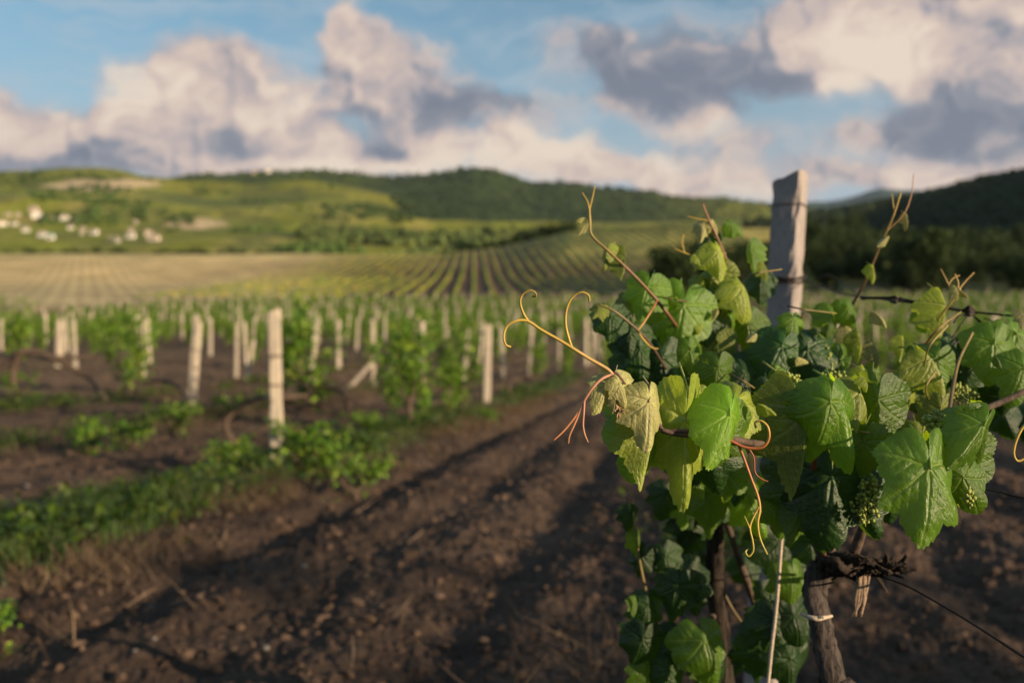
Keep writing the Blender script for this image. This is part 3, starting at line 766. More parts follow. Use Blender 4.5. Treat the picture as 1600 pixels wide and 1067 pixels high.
clump_mass('hill_forest', p, 4+3.5*rgs.rand(len(p)), np.stack([a_+(b_-a_)*sst(px, 520, 640)*(1-sst(px, 980, 1100)) for a_, b_ in ((.06,.022),(.085,.040),(.018,.010))], -1), 'forest covering the ridge and gullies of the green hills', 'forest', 3, 2)  # middle ridge clumps coloured darker to stand in for cloud shadow
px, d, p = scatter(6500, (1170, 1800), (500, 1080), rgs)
clump_mass('dark_hill_forest', p, 3.2+2.5*rgs.rand(len(p)), np.tile([.018,.030,.009], (len(p), 1)), 'forest covering the shaded hill at the right, shade put into its dark colour', 'forest', 4, 3)  # clump colour darkened to carry the shade on this hill

# ================================================================ village
M_wall = simple('house_plaster', (.50,.43,.34), .85, .8, .12, .1, .02); M_wall2 = simple('white_plaster', (.66,.62,.56), .85, .8, .08, .1, .02)
M_roof = simple('roof_tiles', (.42,.30,.22), .85, 2, .25, .2, .03); M_roof2 = simple('grey_roof', (.50,.50,.48), .7, 2, .2, .2, .03)
M_glass = simple('window_glass', (.05,.06,.07), .2, 1, .1, .0, .01); M_teal = simple('teal_roof', (.25,.50,.46), .6, 2, .1, .1, .02)
def house(x, y, w, dp, h, rz, roofm, wallm, lab):
    t = empty('house', (x, y, gz(x, y)-1.0), rz)
    V, f = box(-w/2, w/2, -dp/2, dp/2, -2, h+1)
    link('wall', mesh('wall', V, f, wallm, None, False), t)
    o = .5; z0 = h+1.003; rh = w*.26
    V = [(-w/2-o,-dp/2-o,z0),(w/2+o,-dp/2-o,z0),(w/2+o,dp/2+o,z0),(-w/2-o,dp/2+o,z0),(-w/2+w*.2,0,z0+rh),(w/2-w*.2,0,z0+rh)]
    link('roof', mesh('roof', V, {4: [(0,1,5,4),(2,3,4,5),(3,2,1,0)], 3: [(1,2,5),(3,0,4)]}, roofm, None, False), t)
    for i in range(3):
        for fl in range(2 if h > 5 else 1):
            cx = -w/2+w*(i+.5)/3; V, f = box(cx-.6, cx+.6, -dp/2-.06, -dp/2+.01, 2+fl*2.9, 3.4+fl*2.9)
            link('window', mesh('window', V, f, M_glass, None, False), t)
    return tag(t, lab, 'house', 'village houses on the slope at the left')
HS = [(57,340,17,9,'w','tall white house, highest and largest of the village'),(52,330,15,6,'p','house roof directly above the tallest white house'),(4,352,16,5,'w','white house cut by the left edge of the photo'),
 (22,352,11,4,'w','small pale house next to the one at the left edge'),(12,338,10,4,'p','pale house above the ones at the left edge'),(40,362,12,5,'w','white house below and right of the left edge group'),(28,338,9,4,'p','small ochre house left of the tallest white house'),
 (66,370,14,5,'w','white house left of the teal roofed one'),(79,374,12,4,'t','house with a teal roof at the lower edge of the village'),(79,344,9,4,'p','small house right of the tallest white house'),(101,343,14,5,'w','pale house standing alone above the centre of the village'),
 (110,358,10,4,'w','small house below the lone pale house'),(119,348,9,4,'p','ochre house right of the lone pale house'),(129,360,9,4,'p','low house left of the brightest white house'),(147,366,13,6,'w','brightest white house in the middle right of the village'),
 (128,367,7,3,'p','tiny shed below the low ochre house'),(172,377,7,3,'p','tiny shed under the village, left of the last two houses'),(184,378,8,3,'w','small white shed near the meadow'),(204,372,14,6,'w','white house, left of the last pair'),
 (205,363,9,3,'p','roof behind the left house of the last pair'),(232,368,14,5,'p','ochre roofed house, right of the last pair'),(240,376,20,2.5,'p','long low pale barn at the right end of the village'),(212,349,7,3,'p','lone tiny house among trees above the last pair'),
 (398,268,10,4,'p','small pale building on the skyline ridge'),(419,266,10,5,'w','white building on the skyline ridge, right of its neighbour')]
for i, (px, v, wp, hp, ty, lab) in enumerate(HS):
    if v < 300:
        d = 2850.0; x = (px-800)/F*d
    else: x, d, _ = ground_at(px, v, 600, 2500)
    w = wp*.84/F*d; h = max(3.0, hp*.85/F*d)
    house(x, d, w, w*.7, h, random.Random(i).uniform(-.2, .5), {'w': M_roof, 'p': M_roof, 't': M_teal}[ty], M_wall if ty == 'p' else M_wall2, lab)

# ================================================================ grass, weeds, stones near the lane
def along(n, off, sig, y0, y1, rg, pw=1.0):
    y = y0+(y1-y0)*rg.rand(n)**pw; x = off + ROWU*y + rg.normal(size=n)*sig
    return x, y
BL = (np.array([(-.5,0,0),(.5,0,0),(.32,.0,.5),(-.32,0,.5),(.12,.22,1.0)]), {4: np.array([(0,1,2,3)]), 3: np.array([(3,2,4)])})
def blades(name, x, y, hmin, hmax, wid, cols, matl, rg, lab, cat, lean=.35):
    n = len(x); z = terrain(x, y)-.01; h = (hmin+(hmax-hmin)*rg.rand(n))*(.45+1.1*fbm(x*2.2, y*1.6, 83, 3))
    a = rg.rand(n)*6.3; Rm = rotz(a); T = np.zeros((n, 3, 3)); T[:, 0, 0] = wid/h; T[:, 1, 1] = 1; T[:, 2, 2] = 1; T[:, 1, 2] = lean*rg.normal(size=n); T[:, 0, 2] = lean*rg.normal(size=n)
    Rm = np.einsum('nij,njk->nik', Rm, T)
    cc = np.asarray(cols)[rg.randint(len(cols), size=n)]*(.7+.6*rg.rand(n, 1))
    a_, b_, c_ = inst(BL[0], BL[1], np.stack([x, y, z], -1), Rm, h, cc)
    return tag(link(name, mesh(name, a_, b_, matl, c_, False)), lab, cat, None, 'stuff')
rgg = np.random.RandomState(12)
xs = []; ys = []
for off, sg, y0, y1, n, pw in ((ROW0-ROWSP-.12,.21,3.3,10.5,24000,1.0),(ROW0-ROWSP,.24,10,30,9000,1.3),(ROW0-2*ROWSP,.3,9,40,6000,1.2),(ROW0,.25,6,30,3000,1.2),(ROW0+ROWSP,.25,3,30,3000,1.2),(ROW0-3*ROWSP,.3,16,50,4000,1.2)):
    x, y = along(n, off, sg, y0, y1, rgg, pw); k = fbm(x*.9, y*.6, 81, 3) > (.31 if off > -5 else .50); xs.append(x[k]); ys.append(y[k])
x = np.concatenate(xs); y = np.concatenate(ys)
blades('grass', x, y, .05, .19, .009, [(.022,.058,.008),(.035,.080,.010),(.07,.095,.018),(.02,.045,.012)], M_grass, rgg, 'dark green grass strip under the left row of posts', 'grass')
xs = []; ys = []
for off, sg, y0, y1, n in ((ROW0-ROWSP+.50,.28,3.5,22,15000),(ROW0-ROWSP-.5,.25,6,20,2500),(ROW0-.1,.3,2.2,14,5000),(ROW0-2*ROWSP+.4,.5,10,30,5000),(ROW0-3*ROWSP,.8,16,34,9000),(ROW0-2*ROWSP,.9,13,28,6000),(-1.9,1.2,3,15,450)):
    x, y = along(n, off, sg, y0, y1, rgg); k = fbm(x*1.5, y*1.1, 82, 3) > .47; xs.append(x[k]); ys.append(y[k])
blades('dry_weeds', np.concatenate(xs), np.concatenate(ys), .05, .2, .006, [(.115,.075,.045),(.08,.055,.038),(.17,.12,.075)], M_dry, rgg, 'dry brown weeds along the edge of the ploughed lane', 'weeds', .8)
# broad-leaved weeds along the rows: countless small leaves
wx = []; wy = []
for off, y0, y1, n in ((ROW0-ROWSP, 3.4, 24, 60), (ROW0-2*ROWSP, 9, 34, 34), (ROW0-3*ROWSP, 16, 40, 30), (ROW0, 5, 20, 16)):
    yc = y0+(y1-y0)*rgg.rand(n)**1.4; xc = off+ROWU*yc+rgg.normal(size=n)*.24
    for a_, b_ in zip(xc, yc):
        m_ = 60+rgg.randint(90); rr_ = .08+.14*rgg.rand(); wx.append(a_+rgg.normal(size=m_)*rr_); wy.append(b_+rgg.normal(size=m_)*rr_*1.5)
wx = np.concatenate(wx); wy = np.concatenate(wy); n = len(wx)
p = np.stack([wx, wy, terrain(wx, wy)+.01+.20*rgg.rand(n)**1.6], -1)
a_, b_, c_ = inst(LT[0], LT[1], p, rand_rot(n, rgg, 1.5), .022+.045*rgg.rand(n), leafcols(n, rgg, .38))
tag(link('weeds', mesh('weeds', a_, b_, M_fol, c_, False)), 'low green broad-leaved weeds in patches under the post rows', 'weeds', None, 'stuff')
# clods: crumbly soil lumps
x = rgg.uniform(-9, 6, 15000); y = 2.4+14*rgg.rand(15000)**1.2
x = x + ROWU*y; s_ = .008+.034*rgg.rand(len(x))**4
Rm = np.linalg.qr(rgg.normal(size=(len(x), 3, 3)))[0]*np.array([1, .8, .6])
cc = np.array([.080,.053,.037])*(.6+.8*rgg.rand(len(x), 1))
a_, b_, c_ = inst(ICO[0], ICO[1], np.stack([x, y, terrain(x, y)], -1), Rm, s_, cc)
a_ += rgg.normal(size=a_.shape)*.003
M_clod = simple('soil_clods', (.07,.05,.04), .95, 40, .4, .6, .01, use_attr=True, spec=.15)
tag(link('soil_clods', mesh('soil_clods', a_, b_, M_clod, c_, False)), 'small crumbly clods strewn over the ploughed soil', 'soil clods', None, 'stuff')
def stone(px, v, wpx, lab, seed, m=M_stone):
    d = CAMH*F/(v-533.5); x = (px-800)/F*d; r_ = wpx/2/F*d
    rg = np.random.RandomState(seed); V = ICO[0]*np.array([1,.8,.6])*r_*(1+.15*rg.normal(size=(len(ICO[0]), 1)))
    o = link('stone', mesh('stone', V, ICO[1], m, None, True), None, (x, d, gz(x, d)+r_*.3))
    b = o.modifiers.new('sub', 'SUBSURF'); b.levels = b.render_levels = 1
    tag(o, lab, 'stone')
M_lump = simple('brown_lump', (.12,.08,.06), .95, 25, .3, .6, .01)
stone(210,1029,15,'pale grey stone in the lower left corner, left of the white one',1); stone(240,1006,16,'white flat stone above the pale grey one at lower left',2)
stone(415,1014,20,'bluish grey stone on the soil at the bottom',3); stone(685,930,28,'brown earth lump in the middle of the lane',4,M_lump)
stone(475,890,16,'pinkish stone by the dry weeds',5); stone(235,940,14,'small pinkish stone left of the weeds',6); stone(840,887,20,'tan stone on the furrow near the foreground vine',7,M_lump)
stone(42,765,12,'pale pebble on the bare soil at the far left',8); stone(310,938,18,'brown stone by the dead twigs left of the lane',9,M_lump)
M_stick = simple('dry_stick', (.13,.09,.06), .9, 40, .3, .3, .002)
for i, (px, v, l, a, lab) in enumerate([(220,933,26,.5,'pale straw-coloured stick at the lower left'),(570,805,34,.75,'dark twig by the leafy sucker at the lane edge'),(630,965,44,.9,'light tan twig across the furrow at the bottom'),(550,1040,40,1.9,'thin upright twig at the bottom'),(60,730,40,.05,'grey fallen stick at the far left'),(650,850,26,.6,'pale twig near the middle of the lane')]):
    d = CAMH*F/(v-533.5); x = (px-800)/F*d; L_ = l/F*d; zz = gz(x, d)+.03
    q = [(-L_/2*math.cos(a),-.1,-.01),(0,.02,.012),(L_/2*math.cos(a),.1,.02+L_/2*math.sin(a)*.6)]
    o = link('stick', MB().add(*tube(q, [.003,.005,.002], 6, 4, .4, i)).build('stick', M_stick), None, (x, d, zz)); 
    tag(o, lab, 'stick')

# ================================================================ near post (right)
dN = 2.6
pb = at(1195, 0, dN); pt = at(1240, 268, dN)
hN = pt.z-0.025
t = empty('vineyard_post', (at(1181, 0, dN).x, dN, 0.0)); t.rotation_euler = (R(1.0), math.atan2(at(1240,0,dN).x-at(1181,0,dN).x, hN), R(-31))
def near_post():
    rg = np.random.RandomState(8); b = .037; ch = .006; n = 70
    ring = []
    for (cx, cy) in ((-b,-b),(b,-b),(b,b),(-b,b)):
        pass
    per = [(-b+ch,-b)] + [(-b+ch+(2*b-2*ch)*i/6,-b) for i in range(1,7)] + [(b,-b+ch)] + [(b,-b+ch+(2*b-2*ch)*i/6) for i in range(1,7)] + [(b-ch,b)] + [(b-ch-(2*b-2*ch)*i/3,b) for i in range(1,4)] + [(-b,b-ch)] + [(-b,b-ch-(2*b-2*ch)*i/3) for i in range(1,4)]
    m = len(per); V = []
    for i in range(n+1):
        z = -.3+(hN+.3)*i/n; k = 1.10-.12*i/n
        for j, (x, y) in enumerate(per):
            ed = 1.0 if (abs(abs(x)-b) < .008 and abs(abs(y)-b) < .008) else .0
            nz = float(fbm(np.array([x*60+z*14+j]), np.array([z*22.0]), 5, 3)[0])-.5
            chip = max(0, nz-.05)*.07*ed
            sx = x*k*(1-chip*12)+nz*.0012; sy = y*k*(1-chip*12)+nz*.0012
            zz = z + (x/b*.014 + rg.normal()*.001 if i == n else 0)
            V.append((sx, sy, zz))
    q = [(i*m+j, i*m+(j+1) % m, (i+1)*m+(j+1) % m, (i+1)*m+j) for i in range(n) for j in range(m)]
    return mesh('shaft', V, {4: q, m: [list(range(n*m, n*m+m))]}, M_post_near, None, False)
link('shaft', near_post(), t)
zt = CAMH+(533-436)/F*dN
link('wire_tie', wire_ring(.082, zt, 5, 4, .0022), t)
link('wire_tie', wire_ring(.0765, CAMH+(533-325)/F*dN, 6, 1, .0012), t)
tag(t, 'large grey concrete post rising above the vine leaves, wire wrapped round it', 'post')

# ================================================================ hero leaves
def leaf_mesh(seed, fold=.3, droop=.8, side=.25, ruffle=.05, young=False, na=132, nr=22, name='leaf', m=None):
    rg = np.random.RandomState(seed)
    al = np.array([0,10,20,27,38,48,58,70,82,95,108,122,140,155,168,176,180.0])
    if young: rr = np.array([1.0,.85,.73,.68,.66,.68,.60,.55,.55,.58,.60,.57,.52,.46,.38,.24,.08])
    else:     rr = np.array([1.0,.88,.76,.70,.72,.80,.72,.62,.60,.64,.68,.64,.60,.54,.44,.26,.08])
    rr = rr*(1+.05*rg.normal(size=len(rr))); 
    th = np.linspace(-180, 180, na, endpoint=False); a_ = np.abs(th)
    asym = 1+.06*np.sin(np.radians(th)*1+rg.rand()*6)
    Rr = np.interp(a_, al, rr)*asym
    tooth = ((a_*1.0 + 3*np.sin(a_*.11)) / 7.0) % 1.0
    Rr = Rr*(1 + .055*(np.where(tooth < .35, tooth/.35, (1-tooth)/.65)-.5)*sst(180-a_, 8, 25))
    thr = np.radians(th)
    r = np.linspace(0, 1, nr+1)[1:]**.9
    RR, TT = np.meshgrid(r, thr, indexing='ij')
    x = np.concatenate([[0], (RR*Rr*np.sin(TT)).ravel()]); y = np.concatenate([[0], (RR*Rr*np.cos(TT)).ravel()])
    # vein field
    ang = np.degrees(np.arctan2(x, y)); rad = np.hypot(x, y)
    vein = np.zeros_like(x)
    mains = [0, 48, -48, 108, -108]
    for va in mains:
        d_ = np.radians(ang-va); perp = np.abs(np.sin(d_))*rad; al_ = np.cos(d_)*rad
        w = .012+.016*np.clip(1-rad, 0, 1)
        vein = np.maximum(vein, np.where(al_ > 0, np.exp(-(perp/w)**2), 0))
        for sgn in (1, -1):                                   # side veins leave the main one at 45 degrees
            for s0 in np.arange(.18, .95, .125):
                q = al_-s0-.7*np.abs(np.sin(d_)*rad)*1.0
                sd = np.sin(d_)*sgn > 0
                fade = np.exp(-(perp/.30)**2)
                vein = np.maximum(vein, np.where(sd & (al_ > 0), .6*np.exp(-(q/.018)**2)*fade, 0))
    z = -.015*(vein) + .11*(fbm(x*2.6+seed*3, y*2.6, seed, 2)-.5) + .012*(fbm(x*7+seed, y*7, seed+3, 2)-.5)
    z = z + ruffle*(rad**2)*np.sin(thr_all(x, y)*rg.randint(3, 6)+rg.rand()*6) + ruffle*.6*(rad**2)*np.sin(thr_all(x, y)*rg.randint(7, 10)+rg.rand()*6)
    sx = np.sqrt(x*x+.004)-.063
    z = z - side*x*x*1.3
    # fold along the midrib
    X1 = x*math.cos(fold) ; z = z - sx*math.sin(fold)
    # droop along the length
    k = droop; yy = y
    if abs(k) > 1e-3:
        thb = k*yy; Y1 = np.sin(thb)/k + z*np.sin(thb); Z1 = -(1-np.cos(thb))/k + z*np.cos(thb)
    else: Y1, Z1 = yy, z
    V = np.stack([X1, Y1, Z1], -1)
    i = (np.arange(nr-1)*na+1)[:, None]; j = np.arange(na)[None, :]; j2 = (j+1) % na
    q = np.stack([i+j, i+na+j, i+na+j2, i+j2], -1).reshape(-1, 4)
    jj = np.arange(na); tri = np.stack([np.zeros(na, int), 1+jj, 1+(jj+1) % na], -1)
    keep = jj != na-1 if False else np.ones(na, bool)
    # leave the basal sinus open
    sin_j = 0
    # the leaf's own stalk
    bx_ = .05*rg.normal(); Vs, fs = tube([(0,.03,-.012),(bx_,-.14,-.05),(bx_*2,-.34,-.17),(bx_*2,-.58,-.40)], [.016,.014,.013,.015], 6, 4)
    n0 = len(V); V = np.concatenate([V, Vs]); vein = np.concatenate([vein, np.full(len(Vs), 1.3)]); rad = np.concatenate([rad, np.zeros(len(Vs))])
    return mesh(name, V, {4: np.concatenate([q[:, ::-1], fs[4]+n0]), 3: np.concatenate([tri[:, ::-1], fs[3]+n0])}, m, None, True, {'vein': vein, 'rad': rad})
def thr_all(x, y): return np.arctan2(x, y)
def hero_leaf_mat(name, top, under, veinc, rough=.38, trans=.32, transc=(.32,.45,.04), fuzz=0.0, blotch=None):
    m, t = mat(name)
    oi = nd(t, 'ShaderNodeObjectInfo'); geo = nd(t, 'ShaderNodeNewGeometry')
    oc = nd(t, 'ShaderNodeTexCoord').outputs['Object']
    ve = E(t, attr(t, 'vein', 'Fac'))
    n = noise(t, oc, 2.5, 5, .6); f = noise(t, oc, 28, 4, .65)
    k = smooth(t, n, .3, .7, .78, 1.25)*smooth(t, f, .3, .7, .85, 1.15)
    rnd = E(t, oi.outputs['Random'])
    c0 = mixc(t, geo.outputs['Backfacing'], top, under)
    c0 = mixc(t, smooth(t, n, .52, .75, 0, .35), c0, tuple(min(1, q*1.7) for q in top))
    cs = nd(t, 'ShaderNodeVectorMath', {0: c0}, operation='SCALE'); t.links.new((k*(rnd*.5+.75)).s, cs.inputs['Scale'])
    cc = mixc(t, ve*.7, cs.outputs[0], veinc)
    tint = nd(t, 'ShaderNodeVectorMath', {0: cc, 1: oi.outputs['Color']}, operation='MULTIPLY').outputs[0]
    h = ve*-.5 + f*.5 + noise(t, oc, 11, 4, .6)*.8
    p = nd(t, 'ShaderNodeBsdfPrincipled', {'Base Color': tint, 'Roughness': rough, 'Specular IOR Level': .5, 'Sheen Weight': fuzz, 'Sheen Roughness': .4, 'Normal': bump(t, h.s, .4, .006)})
    tv_ = mixc(t, ve*.6, transc, tuple(q*.5 for q in transc))
    tt = nd(t, 'ShaderNodeVectorMath', {0: tv_, 1: oi.outputs['Color']}, operation='MULTIPLY').outputs[0]
    tb = nd(t, 'ShaderNodeBsdfTranslucent', {0: tt, 1: bump(t, h.s, .4, .004)})
    mx = nd(t, 'ShaderNodeMixShader', {0: trans, 1: p.outputs[0], 2: tb.outputs[0]})
    out(t, mx.outputs[0]); return m
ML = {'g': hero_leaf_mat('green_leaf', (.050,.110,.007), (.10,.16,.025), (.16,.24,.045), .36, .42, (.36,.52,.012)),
      'p': hero_leaf_mat('pale_leaf', (.22,.28,.030), (.26,.31,.06), (.42,.45,.13), .36, .42, (.48,.58,.03)),  # pale leaves, sunlit brightness put into their colour
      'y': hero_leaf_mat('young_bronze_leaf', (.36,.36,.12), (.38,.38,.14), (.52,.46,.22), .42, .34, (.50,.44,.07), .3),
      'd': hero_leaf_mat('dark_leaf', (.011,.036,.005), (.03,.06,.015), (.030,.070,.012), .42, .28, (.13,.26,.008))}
_leafcache = {}
def get_leaf(kind, fold, droop, side, seed, young, ruffle):
    fold = fold*1.25+.05; droop = droop*1.35+.1; ruffle *= 1.5
    key = (kind, round(fold, 1), round(droop, 1), round(side, 1), seed % 7, young)
    if key not in _leafcache: _leafcache[key] = leaf_mesh(seed % 7+50, fold, droop, side, ruffle, young, m=ML[kind])
    return _leafcache[key]
def frame(tip, n):
    n = Vector(n).normalized(); t_ = Vector(tip); t_ = (t_ - n*t_.dot(n)).normalized(); x = t_.cross(n)
    return Matrix((x, t_, n)).transposed()
def leaf(parent, px, v, d, lpx, tip, yaw=0, pitch=0, kind='g', fold=.3, droop=.7, side=.25, seed=0, young=False, tint=1.0, ruffle=.06, label=None, tipd=0.0, wsc=1.0):
    y_, p_ = R(yaw), R(pitch)
    n = (math.sin(y_)*math.cos(p_), -math.cos(y_)*math.cos(p_), math.sin(p_))
    a = R(tip); M = frame((math.sin(a), tipd, math.cos(a)), n)
    o = link('leaf', get_leaf(kind, fold, droop, side, seed, young, ruffle), parent)
    s_ = lpx/F*d
    o.matrix_local = Matrix.Translation(at(px, v, d)-ROOT[parent]) @ M.to_4x4() @ Matrix.Diagonal((s_*wsc, s_, s_, 1))
    o.color = (tint, tint, tint, 1)
    if label: o['label'] = label
    return o
ROOT = {}
def stem(parent, pts, r, name='shoot', col=(.16,.10,.04), cols=None, n=8, root=True, m=None, sides=8):
    P3 = [np.array(at(*p_)) for p_ in pts]
    o_ = np.array(ROOT[parent])
    V, f = tube([q-o_ for q in P3], r, sides, n)
    if cols is not None:
        k = len(V)-2; m_ = k//sides; tt = np.repeat(np.linspace(0, 1, m_), sides); tt = np.concatenate([tt, [0, 1]])
        cc = np.stack([np.interp(tt, np.linspace(0, 1, len(cols)), [q[i] for q in cols]) for i in range(3)], -1)
    else: cc = col
    ob = MB().add(V, f, cc).obj(name, m or M_stem, parent)
    ROOT[ob] = ROOT[parent]; return ob
def petiole(mb, parent, a, b, r=.0014, col=(.22,.16,.05)):
    pass

RED = (.26,.075,.03); YEL = (.42,.28,.05); OLV = (.22,.17,.05); BRN = (.075,.045,.03); PUR = (.13,.07,.06); PNK=(.33,.15,.09)
def flower(parent, px, v, d, w, h, n, seed):
    rg = np.random.RandomState(seed); c0 = np.array(at(px, v, d)-ROOT[parent]); W_, H_ = w/F*d/2, h/F*d/2
    p = rg.normal(size=(n, 3)); p /= np.linalg.norm(p, axis=1)[:, None]; p *= (.4+.6*rg.rand(n, 1)); p = c0+p*np.array([W_, W_, H_])
    Rm = np.tile(np.eye(3), (n, 1, 1)); a, b, c_ = inst(ICO[0], ICO[1], p, Rm, .0019+.0012*rg.rand(n), np.tile([.2,.25,.05], (n, 1)))
    mb = MB().add(a, b, c_)
    mb.add(*tube([c0+np.array([0,0,H_*1.1]), c0, c0-np.array([0,0,H_])], [.0014,.0012,.0008], 6, 4))
    for i in range(n//4): mb.add(*tube([c0+np.array([0,0,(rg.rand()*2-1)*H_*.8]), p[i]], .0006, 4, 2))
    return mb.obj('flower_cluster', M_flower, parent)

# ---------------------------------------------------------------- foreground vine A: sharp shoot tip and right hand leaves
rootA = at(1310, 1100, 1.25); rootA.z = 0.0
va = empty('grapevine', rootA); ROOT[va] = rootA
tag(va, 'foreground grapevine with the sharp young shoot tip and curling tendrils', 'grapevine')
def trunkpts(pts): return [np.array(at(*p_))-np.array(rootA) for p_ in pts]
tr = MB().add(*tube([np.array((0.03,0.12,-.1))]+trunkpts([(1338,1190,1.34),(1305,1067,1.36),(1285,980,1.38),(1275,920,1.40),(1290,885,1.40)]), [.024,.021,.018,.015,.017,.020], 12, 10, .22, 3))
tr.obj('trunk', M_bark_grey, va)
hd = MB(); rgh = np.random.RandomState(4)
for i in range(22):
    x0 = 1272+rgh.rand()*55; x1 = min(x0+60+rgh.rand()*65, 1418); v0 = 868+rgh.rand()*26; dd_ = 1.34+rgh.rand()*.09
    q = trunkpts([(x0, v0, dd_)] + [(x0+(x1-x0)*u, v0*(1-u)+892*u+rgh.normal()*5, dd_-.02+rgh.normal()*.006) for u in (.25, .5, .75)] + [(x1, 892+rgh.normal()*14, dd_+rgh.normal()*.03)])
    hd.add(*tube(q, [.004+.004*rgh.rand(), .005+.003*rgh.rand(), .0045, .003, .001+.002*rgh.rand()], 9, 6, .6, i))
for i in range(16):
    x0 = 1300+rgh.rand()*110; v0 = 880+rgh.rand()*14; a = rgh.uniform(-1.2, 4.3); l = 12+rgh.rand()*18
    hd.add(*tube(trunkpts([(x0, v0, 1.33), (x0+math.cos(a)*l*.5+rgh.normal()*3, v0-math.sin(a)*l*.5, 1.325), (x0+math.cos(a)*l, v0-math.sin(a)*l, 1.32)]), [.004,.003,.0012], 6, 4, .5, i))
hd.obj('old_wood', M_bark_old, va)
pe = MB()
for i in range(6):
    x0 = 1345+rgh.normal()*8
    pe.add(*tube(trunkpts([(x0, 900, 1.33), (x0-4+rgh.normal()*4, 935, 1.32), (x0-8+rgh.normal()*7, 963, 1.32)]), [.0035,.003,.001], 5, 4, .3, i))
pe.obj('peeling_bark', M_peel, va)
tw = MB().add(*tube(trunkpts([(1250,958,1.36),(1275,966,1.345),(1300,962,1.36)]), [.002,.004,.002], 6, 4)); tw.obj('cane_tie', M_string, va)
cn = MB()
cn.add(*tube(trunkpts([(1290,880,1.40),(1255,800,1.40),(1235,740,1.34),(1225,700,1.28),(1180,693,1.17),(1120,683,1.12),(1060,678,1.11),(1033,672,1.11)]), [.008,.006,.005,.0045,.004,.0038,.003,.0028], 8, 10, .12))
cn.add(*tube(trunkpts([(1330,875,1.38),(1360,800,1.35),(1400,730,1.3),(1480,665,1.3),(1560,630,1.32),(1640,595,1.35)]), [.008,.006,.005,.0045,.004,.004], 8, 10, .12))
cn.add(*tube(trunkpts([(1300,880,1.40),(1290,780,1.5),(1300,650,1.6),(1310,560,1.65),(1330,480,1.7)]), [.008,.006,.005,.0045,.004], 8, 10, .12))
cn.obj('cane', M_bark, va)

s1 = stem(va, [(1036,673,1.11),(1022,655,1.112),(1000,643,1.105),(975,628,1.10),(958,613,1.10),(953,598,1.10),(957,586,1.10),(963,583,1.10),(970,590,1.10),(977,600,1.105)],
          [.0026,.0026,.0024,.0024,.0019,.0017,.0018,.0018,.0015,.0012], 'shoot', cols=[BRN, PUR, PNK, PUR, PUR, PUR])
s1['label'] = 'young purplish shoot tip bent over in sharp focus'
tcol = [PNK, YEL, YEL, YEL]
stem(s1, [(958,586,1.10),(948,576,1.098),(920,560,1.095),(893,543,1.09),(868,528,1.088),(845,515,1.086),(825,502,1.085),(808,501,1.083),(793,509,1.083),(787,524,1.083),(790,538,1.085),(798,542,1.088)],
     [.0021,.0021,.0020,.0019,.0017,.0016,.0015,.0013,.0012,.0012,.0011,.0010], 'tendril', cols=[(.36,.22,.10), YEL, (.45,.30,.05), YEL])
stem(s1, [(894,545,1.09),(889,530,1.09),(884,508,1.09),(885,485,1.09),(893,466,1.088),(907,457,1.085),(919,461,1.085),(921,471,1.088)], [.0018,.0016,.0014,.0013,.0012,.0012,.0012,.0012], 'tendril', cols=[YEL, YEL, (.30,.24,.05)])
stem(s1, [(825,502,1.085),(818,490,1.085),(813,474,1.085),(816,461,1.085),(827,454,1.083),(836,457,1.083),(837,463,1.086),(832,463,1.088)], [.0016,.0014,.0012,.0012,.0011,.0010,.0011,.0012], 'tendril', cols=[YEL, OLV])
stem(s1, [(956,585,1.10),(940,592,1.092),(926,606,1.088),(914,624,1.087),(906,640,1.087),(895,656,1.085),(880,674,1.083),(865,688,1.08)], [.0018,.0018,.0017,.0017,.0013,.0012,.0011,.0007], 'tendril', cols=[PNK, PNK, (.38,.15,.06), (.38,.15,.06)])
stem(s1, [(911,630,1.087),(905,645,1.086),(897,664,1.085),(890,680,1.085),(888,693,1.085)], [.0013,.0013,.0012,.0011,.0007], 'tendril', cols=[PNK, (.38,.17,.06)])
stem(s1, [(913,625,1.087),(912,645,1.084),(911,665,1.082),(914,680,1.08),(919,691,1.08)], [.0014,.0013,.0012,.0011,.0007], 'tendril', cols=[PNK, (.36,.17,.06)])
leaf(s1, 948,602,1.097,54,205,25,15,'y',.5,.5,.2,1,True,.95,.04,'small folded young leaf, leftmost on the shoot tip')
leaf(s1, 960,596,1.105,50,170,-25,10,'y',.5,.4,.2,2,True,.9,.04)
leaf(s1, 968,600,1.09,42,158,30,20,'y',.45,.5,.3,3,True,1.0,.04)
leaf(s1, 962,625,1.09,26,190,40,5,'y',.9,.3,.3,4,True,1.0)
leaf(s1, 975,640,1.10,22,200,-10,40,'y',1.0,1.2,.3,2,True,.7)
leaf(s1, 1015,626,1.093,84,188,25,15,'y',.42,.35,.3,3,True,1.0,.07,wsc=1.05,label='bronze young leaf with wrinkled sunlit surface')
bud = MB(); rgb = np.random.RandomState(2)
cb = np.array(at(966,640,1.095)-ROOT[va])
for i in range(26):
    dd_ = rgb.normal(size=3)*.004; bud.add(*tube([cb, cb+dd_*.6, cb+dd_+np.array([.0,0,-.001])], [.0009,.0011,.0005], 5, 3), col=(.36,.24,.13))
bud.obj('bud_cluster', M_stem, s1)
